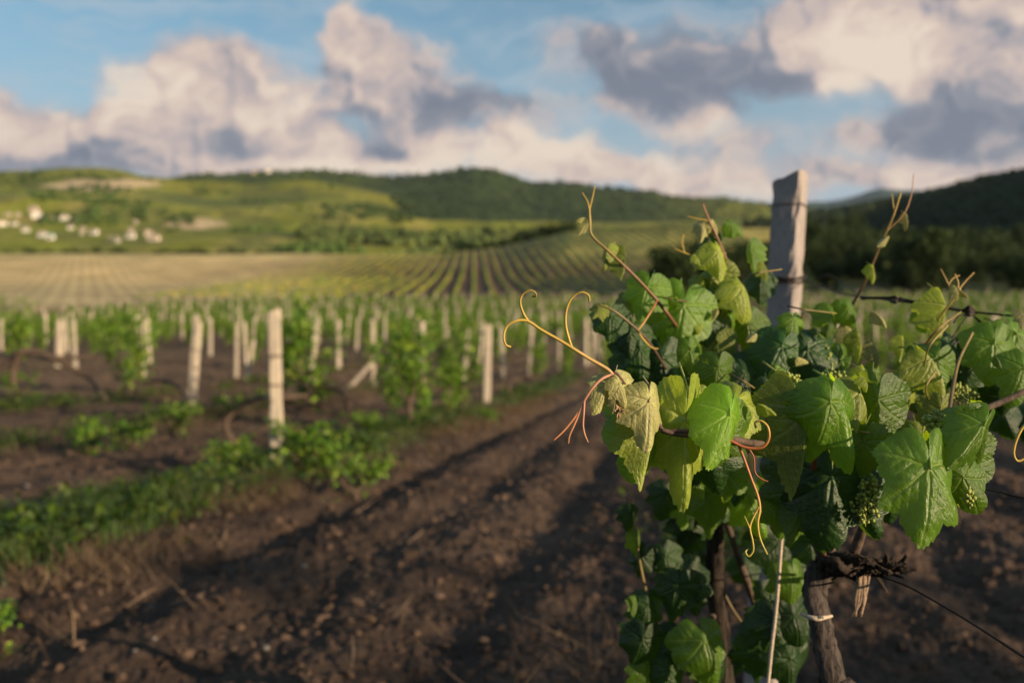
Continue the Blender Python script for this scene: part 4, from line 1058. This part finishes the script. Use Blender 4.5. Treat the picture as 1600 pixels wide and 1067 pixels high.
# shoot along the dark cane with big hanging leaves
s2 = stem(va, [(1082,672,1.10),(1110,678,1.098),(1140,688,1.096),(1165,699,1.095),(1190,699,1.092),(1201,686,1.09),(1200,668,1.09),(1190,658,1.092),(1180,660,1.095),(1181,668,1.098)],
          [.0017,.0018,.0018,.0018,.0017,.0016,.0015,.0013,.0012,.0012], 'tendril', cols=[RED, RED, (.33,.12,.03), YEL, YEL])
s3 = stem(va, [(1036,674,1.112),(1060,673,1.108),(1082,674,1.104),(1098,679,1.104)], [.0026,.0022,.002,.0018], 'shoot', cols=[BRN, (.12,.05,.03)])
stem(s3, [(1154,695,1.10),(1163,718,1.098),(1174,748,1.095),(1184,775,1.092),(1187,795,1.09),(1184,818,1.088),(1188,842,1.088),(1199,866,1.086)], [.0017,.0016,.0015,.0016,.0018,.0013,.0011,.0008], 'tendril', cols=[RED, (.40,.16,.04), YEL, (.40,.33,.05)])
stem(s3, [(1186,792,1.09),(1178,806,1.09),(1172,824,1.088),(1176,845,1.088),(1177,860,1.088),(1170,869,1.088),(1165,862,1.09),(1170,857,1.092)], [.0015,.0012,.0011,.0011,.0011,.0010,.0010,.0009], 'tendril', cols=[YEL, (.38,.33,.05)])
stem(s3, [(1172,826,1.088),(1168,817,1.086),(1163,806,1.084)], [.001,.0009,.0006], 'tendril', cols=[YEL, OLV])
stem(s3, [(1170,700,1.12),(1178,715,1.12),(1180,738,1.12),(1190,748,1.12),(1200,752,1.12)], [.0009,.0008,.0008,.0008,.0006], 'tendril', cols=[RED, RED])
leaf(s3, 1018,660,1.125,108,200,20,10,'g',.45,.3,.2,6,False,1.5,.05,'dull green leaf hanging behind the bronze leaf')
leaf(s3, 1020,668,1.118,96,198,55,5,'p',.7,.3,.2,2,False,1.0,.05)
leaf(s3, 1074,656,1.115,152,181,12,0,'p',.35,.15,.1,3,False,1.2,.04,wsc=.56,label='pale lobed leaf hanging with a long pointed tip')
leaf(s3, 1142,646,1.09,116,206,24,20,'g',.3,.4,.45,5,False,1.9,.07,wsc=.68,label='sharp green leaf with raised pale veins crossed by a red stalk')
leaf(s3, 1130,660,1.14,90,190,10,0,'g',.2,.3,.2,4,False,1.2,.05)
leaf(s3, 1150,622,1.18,92,214,15,45,'p',.3,.4,.2,5,False,.95,.08,'wide pale leaf behind the sharp green leaf')
leaf(s3, 1085,640,1.16,60,20,-10,30,'p',.3,.3,.2,6,False,.9)
leaf(s3, 1100,690,1.16,110,170,-15,-10,'d',.3,.3,.2,0,False,1.0)
# middle right group
s4 = stem(va, [(1290,880,1.38),(1270,780,1.25),(1275,700,1.2),(1285,640,1.18),(1300,612,1.18)], [.004,.0035,.003,.0025,.002], 'shoot', cols=[BRN, RED, OLV])
LS4 = [(1258,640,1.17,150,184,58,10,'p',1.15,.35,.2,1,False,.75),(1298,628,1.15,110,192,5,12,'g',.35,.9,.4,2,False,1.25),(1318,628,1.16,118,174,30,20,'g',.55,.5,.3,3,False,1.45),
 (1345,612,1.22,78,200,38,30,'p',.4,.6,.3,4,False,.85),(1356,585,1.3,44,168,30,20,'p',.6,.6,.3,5,False,.95),(1372,625,1.22,100,183,-20,0,'g',.5,.4,.3,6,False,.8),(1395,640,1.25,70,170,35,10,'g',.6,.4,.3,0,False,1.1),
 (1300,745,1.2,128,188,-8,18,'d',.3,.5,.3,1,False,1.3),(1270,752,1.23,105,200,10,10,'g',.4,.4,.3,2,False,.8),(1340,770,1.22,90,160,-20,-5,'d',.3,.4,.3,3,False,1.1),(1350,690,1.2,75,190,-35,5,'g',.4,.4,.3,5,False,1.0),
 (1243,720,1.24,90,186,-10,0,'d',.4,.4,.3,6,False,1.2),(1230,790,1.26,70,180,20,0,'g',.4,.4,.3,4,False,.9),(1395,760,1.27,75,185,-10,0,'d',.3,.4,.3,0,False,1.1),(1385,700,1.26,60,200,10,10,'g',.4,.5,.3,1,False,.9)]
for q in LS4: leaf(s4, *q)
flower(s4, 1230,598,1.28,60,34,60,1); flower(s4, 1352,795,1.2,50,55,60,2); flower(s4, 1300,590,1.3,50,34,50,6)
# big right leaves
s5 = stem(va, [(1400,730,1.3),(1440,700,1.15),(1470,732,1.08)], [.003,.0022,.0018], 'shoot', cols=[BRN, RED, OLV])
leaf(s5, 1455,728,1.07,152,190,12,22,'g',.25,.45,.25,4,False,1.25,.07,wsc=.80,label='largest glossy leaf hanging at the lower right, half in shade')
leaf(s5, 1540,662,1.09,112,222,20,20,'g',.6,.5,.2,4,False,1.2,.06,wsc=.85,label='glossy folded leaf above the largest one')
leaf(s5, 1545,662,1.11,85,168,40,5,'g',.6,.4,.3,5,False,.9)
leaf(s5, 1505,745,1.13,80,150,0,0,'g',.3,.4,.3,1,False,1.0)
leaf(s5, 1500,710,1.15,100,178,-25,0,'g',.4,.3,.3,6,False,.9)
flower(s5, 1462,662,1.16,46,44,90,3); flower(s5, 1360,760,1.2,44,40,60,4); flower(s5, 1500,615,1.4,60,34,60,5); flower(s5, 1515,778,1.12,22,34,14,8)
s6 = stem(va, [(1480,665,1.3),(1490,600,1.35),(1500,560,1.4),(1520,520,1.45)], [.003,.0025,.002,.0018], 'shoot', cols=[BRN, OLV])
LS6 = [(1455,560,1.38,78,160,30,35,'p',.5,.7,.4,2,False,.85),(1462,556,1.42,70,215,-10,20,'g',.4,.6,.3,3,False,1.0),(1555,535,1.45,82,190,0,18,'g',.3,.4,.3,4,False,1.3),(1590,520,1.5,80,150,10,20,'g',.3,.4,.3,5,False,1.2),(1530,560,1.5,70,215,-5,10,'d',.3,.4,.3,6,False,1.3),
 (1478,478,1.5,70,185,50,5,'p',.9,.3,.3,1,False,.9),(1455,490,1.55,45,150,0,10,'g',.4,.4,.3,0,False,1.3),(1412,535,1.5,30,190,30,10,'p',.6,.4,.3,2,False,1.0),(1420,600,1.45,50,190,10,10,'p',.4,.4,.3,3,False,.8),(1600,575,1.4,70,200,0,10,'g',.3,.4,.3,1,False,1.1),
 (1470,640,1.35,60,190,0,0,'p',.4,.4,.3,4,False,.6),(1440,690,1.3,70,190,10,0,'p',.4,.4,.3,5,False,.6),(1560,600,1.55,60,170,0,0,'d',.4,.4,.3,6,False,1.2),(1480,560,1.5,80,130,0,0,'d',.4,.4,.3,0,False,1.2)]
for q in LS6: leaf(s6, *q)
stem(s6, [(1612,655,1.08),(1598,668,1.08),(1588,688,1.08),(1584,708,1.08),(1590,720,1.08),(1604,715,1.08)], [.0016,.0016,.0016,.0015,.0014,.0012], 'tendril', cols=[YEL, YEL])
# thin tips on the right: bud fork above the wire, tall thin shoot
s7 = stem(va, [(1465,500,1.5),(1482,478,1.48),(1497,458,1.47),(1500,450,1.47)], [.0015,.0014,.0016,.0018], 'shoot', cols=[YEL, (.38,.28,.1)])
for q in ([(1485,472,1.48),(1485,455,1.48),(1480,440,1.48),(1470,420,1.48)],[(1482,446,1.48),(1488,436,1.48),(1500,430,1.48)],[(1497,450,1.47),(1497,440,1.47),(1492,428,1.47)],[(1500,450,1.47),(1510,438,1.47),(1522,426,1.47)]):
    stem(s7, q, [.0014,.0012,.0010,.0006][:len(q)], 'tendril', cols=[(.36,.25,.07),(.36,.22,.07)])
leaf(s7, 1495,450,1.465,22,170,30,30,'y',.8,.8,.3,1,True,1.1); leaf(s7, 1503,455,1.465,18,130,0,20,'y',.8,.8,.3,2,True,1.0)
s8 = stem(va, [(1330,480,1.7),(1352,440,1.65),(1375,385,1.62),(1395,340,1.6),(1408,302,1.6)], [.0024,.002,.0017,.0014,.0010], 'shoot', cols=[BRN, (.20,.13,.05), YEL])
stem(s8, [(1398,335,1.6),(1396,320,1.6),(1394,303,1.6)], [.0010,.0009,.0006], 'tendril', cols=[YEL, YEL])
stem(s8, [(1385,362,1.61),(1412,335,1.6),(1424,305,1.6),(1428,272,1.6)], [.0010,.001,.0009,.0006], 'tendril', cols=[(.3,.18,.08),(.4,.2,.1)])
leaf(s8, 1418,338,1.6,26,175,30,20,'y',.9,.9,.3,3,True,1.0); leaf(s8, 1385,372,1.6,26,225,10,30,'y',.9,.4,.3,4,True,.9); leaf(s8, 1366,422,1.62,28,175,20,10,'p',.6,.5,.3,5,True,1.0)

# ---------------------------------------------------------------- vine B: trunk left of the post, upper shoots
rootB = Vector(((1110-800)/F*1.75, 1.75, 0))
vb = empty('grapevine', rootB); ROOT[vb] = rootB
tag(vb, 'second foreground grapevine, its shoots and leaves rising left of the near post', 'grapevine')
def relB(pts): return [np.array(at(*p_))-np.array(rootB) for p_ in pts]
MB().add(*tube([np.array((.02,.0,-.1))]+relB([(1135,1200,1.78),(1128,1020,1.78),(1118,900,1.78),(1118,800,1.76),(1110,740,1.75)]), [.028,.024,.019,.017,.016,.014], 10, 8, .22, 9)).obj('trunk', M_bark_old, vb)
cb_ = MB()
cb_.add(*tube(relB([(1112,750,1.75),(1090,650,1.7),(1060,600,1.65),(1030,560,1.6)]), [.008,.006,.005,.004], 8, 8, .1))
cb_.add(*tube(relB([(1112,750,1.75),(1140,640,1.75),(1150,560,1.72),(1140,470,1.7),(1125,400,1.68)]), [.008,.006,.005,.0045,.004], 8, 8, .1))
cb_.add(*tube(relB([(1112,760,1.75),(1190,680,1.8),(1240,600,1.8),(1250,540,1.8)]), [.008,.006,.005,.004], 8, 8, .1))
cb_.add(*tube(relB([(1230,1060,1.9),(1190,970,1.85),(1165,900,1.8),(1130,800,1.78)]), [.006,.006,.006,.005], 8, 6, .2))
cb_.add(*tube(relB([(1118,960,1.78),(1085,985,1.72),(1050,1020,1.68)]), [.006,.005,.004], 8, 6, .2))
cb_.obj('cane', M_bark, vb)
b1 = stem(vb, [(1060,600,1.62),(1040,575,1.5),(1010,530,1.45),(965,490,1.42),(935,475,1.42)], [.0028,.0024,.0022,.002,.0012], 'shoot', cols=[BRN, BRN, OLV])
b2 = stem(vb, [(1110,620,1.7),(1075,540,1.6),(1050,500,1.5),(1020,462,1.48),(985,425,1.46),(950,392,1.45),(925,368,1.45),(922,345,1.45),(921,325,1.45)], [.004,.0032,.0028,.0026,.0022,.002,.0018,.0016,.0012], 'shoot', cols=[BRN, (.13,.06,.03), (.16,.08,.035), OLV, YEL])
b2['label'] = 'upper left shoot reaching out over the far field with a forked tip'
stem(b2, [(921,328,1.45),(918,315,1.45),(910,301,1.45)], [.001,.0009,.0006], 'tendril', cols=[YEL, YEL]); stem(b2, [(921,328,1.45),(926,308,1.45),(930,290,1.45)], [.001,.0009,.0006], 'tendril', cols=[YEL, YEL])
leaf(b2, 912,340,1.45,22,250,30,30,'y',.9,1.4,.3,1,True,1.0); leaf(b2, 915,352,1.45,24,215,10,30,'y',1.0,.8,.3,2,True,1.0)
stem(b2, [(1027,470,1.48),(1015,490,1.46),(1003,508,1.45),(995,518,1.44)], [.0015,.0015,.0014,.0012], 'tendril', cols=[RED, YEL]); stem(b2, [(995,515,1.44),(1005,530,1.44),(1018,543,1.44),(1028,545,1.44)], [.0013,.0014,.0014,.0012], 'tendril', cols=[YEL, YEL])
LB2 = [(948,392,1.46,34,196,-30,10,'p',.6,.4,.3,3,False,.9),(978,400,1.46,48,215,65,10,'p',1.1,.3,.2,4,False,.8),(958,402,1.47,24,170,20,10,'p',.5,.4,.3,5,False,.9),
 (1012,448,1.5,58,195,-10,10,'g',.2,.3,.3,2,False,1.6),(1040,458,1.52,34,170,30,10,'g',.5,.4,.3,1,False,1.3),(985,470,1.52,34,215,10,20,'p',.3,.4,.3,0,False,.7),(1068,478,1.52,92,190,-5,12,'g',.2,.3,.3,6,False,1.5),(1090,490,1.56,80,168,-20,8,'d',.3,.3,.3,3,False,1.4),
 (1040,500,1.55,75,200,0,10,'d',.3,.3,.3,4,False,1.3)]
for q in LB2: leaf(b2, *q)
LB1 = [(955,495,1.47,50,180,0,10,'d',.2,.4,.3,5,False,1.3),(985,520,1.5,55,190,-15,10,'d',.3,.4,.3,6,False,1.2),(1000,545,1.5,70,175,10,5,'d',.3,.4,.3,0,False,1.2),(1035,560,1.5,75,180,-10,5,'d',.3,.4,.3,1,False,1.2),(1060,590,1.5,60,190,10,15,'g',.3,.4,.3,2,False,1.0),
 (940,480,1.45,26,220,10,30,'p',.3,.4,.3,3,False,.6),(985,575,1.55,60,185,0,0,'d',.3,.4,.3,4,False,1.0),(1020,600,1.55,55,175,0,0,'d',.3,.4,.3,5,False,1.0),(1080,545,1.5,50,170,10,15,'g',.4,.4,.3,4,False,1.2)]
for q in LB1: leaf(b1, *q)
b3 = stem(vb, [(1140,520,1.66),(1150,470,1.62),(1140,420,1.6),(1120,370,1.6),(1108,345,1.6),(1098,318,1.6)], [.003,.0026,.0022,.002,.0017,.0012], 'shoot', cols=[BRN, (.18,.08,.04), (.2,.1,.05), (.3,.13,.07)])
LB3 = [(1160,448,1.55,66,175,28,32,'p',.35,.8,.5,1,False,1.0,.05,'broad pale cupped leaf left of the near post, catching the sun'),(1122,392,1.58,52,176,20,25,'p',.4,.6,.4,2,False,1.1),(1100,350,1.6,34,195,10,30,'y',.5,.7,.4,3,True,1.0),(1118,350,1.6,28,160,40,20,'y',.5,.7,.4,4,True,1.1),
 (1145,352,1.6,30,120,10,20,'g',.4,.5,.3,5,False,1.3),(1108,372,1.62,36,190,-20,10,'d',.4,.5,.3,6,False,1.4),(1112,425,1.6,62,205,-50,10,'p',.5,.4,.3,0,False,.7),(1120,440,1.6,62,192,-15,10,'g',.4,.4,.3,1,False,1.3),(1090,402,1.6,22,190,20,20,'y',.7,.6,.3,2,True,1.1),
 (1172,388,1.64,42,172,-35,10,'g',.7,.4,.3,3,False,1.3),(1195,415,1.66,30,165,30,20,'p',.5,.6,.3,4,False,.8),(1190,440,1.7,45,180,-10,10,'d',.4,.4,.3,5,False,1.2),(1140,500,1.58,66,200,20,15,'g',.4,.6,.3,6,False,1.2),(1115,492,1.56,50,195,45,5,'p',.6,.4,.3,0,False,.8),
 (1170,505,1.58,60,175,-10,10,'g',.4,.4,.3,1,False,1.0),(1152,530,1.54,48,185,45,10,'p',.5,.4,.3,2,False,.75),(1190,500,1.6,40,165,20,20,'p',.4,.4,.3,3,False,.7),(1120,545,1.55,44,190,25,20,'p',.4,.5,.3,4,False,.7),(1095,440,1.6,30,200,10,20,'p',.4,.5,.3,5,False,.8)]
for q in LB3: leaf(b3, *q)
stem(b3, [(1100,402,1.6),(1078,398,1.6),(1052,388,1.6)], [.0012,.0011,.0007], 'tendril', cols=[YEL, YEL]); stem(b3, [(1070,396,1.6),(1066,380,1.6),(1068,366,1.6)], [.001,.0009,.0006], 'tendril', cols=[YEL, YEL]); stem(b3, [(1108,345,1.6),(1090,342,1.6),(1074,338,1.6)], [.001,.0009,.0006], 'tendril', cols=[YEL, YEL])
b4 = stem(vb, [(1240,600,1.8),(1235,560,1.6),(1245,520,1.55),(1255,490,1.5)], [.003,.0025,.002,.0016], 'shoot', cols=[BRN, OLV])
LB4 = [(1240,498,1.5,38,190,10,30,'g',.2,.6,.4,1,False,1.3),(1222,540,1.48,84,205,-5,22,'d',.25,.6,.3,2,False,1.6,.05,'large dark green leaf in front of the near post'),(1262,545,1.48,80,160,-10,22,'d',.3,.6,.3,3,False,1.5),(1285,540,1.52,54,140,0,20,'d',.3,.6,.3,4,False,1.4),
 (1300,490,1.6,46,195,20,20,'g',.4,.5,.3,5,False,1.4),(1325,480,1.6,42,160,10,15,'g',.4,.5,.3,6,False,1.2),(1252,560,1.47,20,100,20,30,'y',.6,.5,.3,0,True,1.1),(1330,520,1.6,50,180,20,20,'y',.5,.5,.3,1,True,.8),(1345,530,1.55,40,170,30,10,'p',.7,.5,.3,2,False,.9),
 (1310,560,1.5,60,190,10,10,'g',.4,.5,.3,3,False,1.0),(1180,575,1.5,66,200,10,10,'d',.3,.4,.3,4,False,1.3),(1370,545,1.6,40,175,30,20,'y',.5,.5,.3,5,True,.8),(1205,620,1.4,64,185,0,0,'d',.3,.4,.3,6,False,1.1)]
for q in LB4: leaf(b4, *q)
flower(b4, 1130,582,1.5,54,34,60,11); flower(b4, 1310,600,1.5,60,50,90,12); flower(b4, 1290,560,1.5,40,40,50,13)
# inner and lower leaves
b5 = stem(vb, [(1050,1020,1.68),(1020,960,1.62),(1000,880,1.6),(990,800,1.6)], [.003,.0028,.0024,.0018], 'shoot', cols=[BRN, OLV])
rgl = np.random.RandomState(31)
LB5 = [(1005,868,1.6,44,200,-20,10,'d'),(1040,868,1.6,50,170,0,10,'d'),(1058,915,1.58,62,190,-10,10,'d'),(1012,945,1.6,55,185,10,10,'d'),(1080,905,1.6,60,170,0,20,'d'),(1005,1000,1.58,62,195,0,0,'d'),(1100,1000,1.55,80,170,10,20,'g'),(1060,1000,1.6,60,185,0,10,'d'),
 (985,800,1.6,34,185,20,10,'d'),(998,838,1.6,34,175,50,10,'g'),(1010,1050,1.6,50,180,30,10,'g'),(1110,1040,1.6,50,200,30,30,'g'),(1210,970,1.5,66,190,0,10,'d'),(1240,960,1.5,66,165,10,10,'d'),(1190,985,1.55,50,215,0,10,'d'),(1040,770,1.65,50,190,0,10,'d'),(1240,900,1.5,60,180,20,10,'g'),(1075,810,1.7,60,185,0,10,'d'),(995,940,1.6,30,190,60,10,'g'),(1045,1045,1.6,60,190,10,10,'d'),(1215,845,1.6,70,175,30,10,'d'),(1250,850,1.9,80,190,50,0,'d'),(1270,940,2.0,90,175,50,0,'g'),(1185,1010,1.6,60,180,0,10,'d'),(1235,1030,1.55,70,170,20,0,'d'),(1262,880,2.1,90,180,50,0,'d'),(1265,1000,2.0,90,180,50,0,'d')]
for i, q in enumerate(LB5): leaf(b5, *q, fold=.3, droop=.5, side=.3, seed=i, tint=.75+.4*rgl.rand())  # dark kind and low tint put shade into the lower leaves' colour
b7 = stem(vb, [(1118,900,1.8),(1150,960,1.78),(1200,1020,1.75)], [.003,.0028,.0018], 'shoot', cols=[BRN, OLV])
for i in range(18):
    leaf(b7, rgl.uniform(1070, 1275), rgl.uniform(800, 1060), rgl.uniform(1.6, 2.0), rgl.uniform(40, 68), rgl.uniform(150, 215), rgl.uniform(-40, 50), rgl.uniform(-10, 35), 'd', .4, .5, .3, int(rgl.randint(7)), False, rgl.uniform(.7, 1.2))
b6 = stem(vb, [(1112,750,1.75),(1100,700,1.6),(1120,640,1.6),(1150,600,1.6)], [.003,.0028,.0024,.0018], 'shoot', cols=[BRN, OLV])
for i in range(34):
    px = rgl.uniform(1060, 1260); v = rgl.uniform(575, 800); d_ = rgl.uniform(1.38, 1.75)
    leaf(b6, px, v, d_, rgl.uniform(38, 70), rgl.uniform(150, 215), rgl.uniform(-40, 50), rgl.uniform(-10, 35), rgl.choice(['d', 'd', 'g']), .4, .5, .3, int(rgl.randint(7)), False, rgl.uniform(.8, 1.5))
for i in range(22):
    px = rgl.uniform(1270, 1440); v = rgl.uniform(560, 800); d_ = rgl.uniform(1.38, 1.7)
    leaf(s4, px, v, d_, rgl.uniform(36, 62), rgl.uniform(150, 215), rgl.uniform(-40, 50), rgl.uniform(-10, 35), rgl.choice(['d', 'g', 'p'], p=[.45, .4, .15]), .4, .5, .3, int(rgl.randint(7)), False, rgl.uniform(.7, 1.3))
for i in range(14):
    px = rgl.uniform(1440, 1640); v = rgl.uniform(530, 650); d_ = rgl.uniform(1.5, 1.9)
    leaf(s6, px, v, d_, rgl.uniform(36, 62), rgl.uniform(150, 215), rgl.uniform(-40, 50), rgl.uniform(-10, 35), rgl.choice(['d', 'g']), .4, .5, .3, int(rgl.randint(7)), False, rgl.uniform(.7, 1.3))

rgc = np.random.RandomState(55)
for i in range(26):
    par = (s4, b3, s6, b4)[i % 4]; cx, cv, cd = {0: (1290, 640, 1.25), 1: (1120, 480, 1.55), 2: (1500, 590, 1.4), 3: (1290, 560, 1.5)}[i % 4]
    leaf(par, cx+rgc.normal()*60, cv+rgc.normal()*50, cd+rgc.normal()*.06, rgc.uniform(16, 32), rgc.uniform(120, 240), rgc.uniform(-20, 60), rgc.uniform(-10, 40), rgc.choice(['p', 'y', 'g']), .7, .6, .3, int(rgc.randint(7)), True, rgc.uniform(.7, 1.1))
for i in range(12):
    par = (s4, b6, s6, b6)[i % 4]; cx, cv, cd = {0: (1290, 660, 1.22), 1: (1120, 490, 1.5), 2: (1480, 610, 1.35), 3: (1160, 640, 1.4)}[i % 4]
    x0 = cx+rgc.normal()*55; v0 = cv+rgc.normal()*50; a_ = rgc.uniform(0, 6.3); l_ = rgc.uniform(35, 90)
    stem(par, [(x0, v0, cd), (x0+math.cos(a_)*l_*.5+rgc.normal()*8, v0+math.sin(a_)*l_*.5, cd-.02), (x0+math.cos(a_)*l_, v0+math.sin(a_)*l_, cd+.02)], [.0015,.0012,.0010], 'leaf_stalk', cols=[(RED, OLV, BRN, BRN)[rgc.randint(4)], OLV], sides=6)
# ---------------------------------------------------------------- wires by the near post
def wobj(name, pts, r, lab, cat, m, extra=None, sides=7):
    mb = MB().add(*tube([np.array(at(*p_)) for p_ in pts], r, sides, 8, .15))
    for e_, er in (extra or []): mb.add(*tube([np.array(at(*p_)) for p_ in e_], er, 6, 6, .15))
    return tag(mb.obj(name, m), lab, cat)
rgk = np.random.RandomState(6)
knots = []
for cx, cv in ((1515, 486), (1592, 494), (1450, 474), (1400, 468)):
    n_ = 4 if cx < 1500 else 9
    for i in range(n_):
        a = rgk.rand()*6.3; knots.append(([(cx-7+rgk.normal()*2, cv+math.sin(a)*4, 1.55), (cx, cv+math.cos(a)*7, 1.54), (cx+7+rgk.normal()*2, cv-math.sin(a)*4, 1.55)], [.0015,.0022,.0015]))
for q in ([(1515,490,1.55),(1500,510,1.54),(1490,525,1.53),(1482,545,1.52)],[(1515,490,1.55),(1530,500,1.54),(1545,515,1.53)],[(1512,492,1.55),(1498,494,1.54),(1490,505,1.54)],[(1520,492,1.55),(1535,508,1.54),(1530,520,1.54),(1512,530,1.53),(1490,540,1.52),(1482,580,1.5)]):
    knots.append((q, [.0013]*3))
knots.append(([(1345,466,1.66),(1400,466,1.62),(1460,478,1.58),(1520,489,1.55)], [.0025,.0022,.0022,.002]))
wobj('trellis_wire', [(1180,440,2.5),(1215,436,2.52),(1262,440,2.52),(1300,455,2.2),(1345,463,1.8),(1400,470,1.65),(1460,477,1.6),(1520,487,1.55),(1600,495,1.5),(1720,505,1.4)], .0017, 'thick knotted black wire stretched right from the near post', 'wire', M_wire, knots)
wobj('trellis_wire', [(1210,880,2.4),(1300,890,1.7),(1390,905,1.34),(1480,950,1.2),(1600,1026,1.05),(1760,1130,.95)], .0014, 'thin black wire running down to the lower right corner', 'wire', M_wire)
wobj('trellis_wire', [(1240,720,2.5),(1380,745,1.8),(1535,764,1.35),(1600,778,1.25),(1800,815,1.1)], .0013, 'thin black wire at the right edge below the glossy leaves', 'wire', M_wire)
wobj('twine', [(1224,800,1.5),(1220,860,1.5),(1213,950,1.5),(1205,1020,1.5),(1196,1110,1.5)], .0028, 'pale twine hanging straight down beside the vine trunk', 'twine', M_string)
wobj('trellis_wire', [(1268,438,2.5),(1295,430,2.4),(1320,445,2.2),(1350,470,2.0)], .001, 'thin loose wire end curling beside the near post', 'wire', M_wire)

# ================================================================ evening air
V_, F_ = box(-9500, 9500, -60, 11500, -80, 1000)
mh, th_ = mat('thin_haze')
vol = nd(th_, 'ShaderNodeVolumePrincipled', {'Color': (0.72, 0.82, 1.0, 1), 'Density': 0.00002, 'Anisotropy': 0.2})
oh = nd(th_, 'ShaderNodeOutputMaterial'); th_.links.new(vol.outputs[0], oh.inputs['Volume'])
tag(link('haze', mesh('haze', V_, F_, mh, None, False)), 'thin evening haze that turns the farthest ridge blue', 'haze', None, 'stuff')
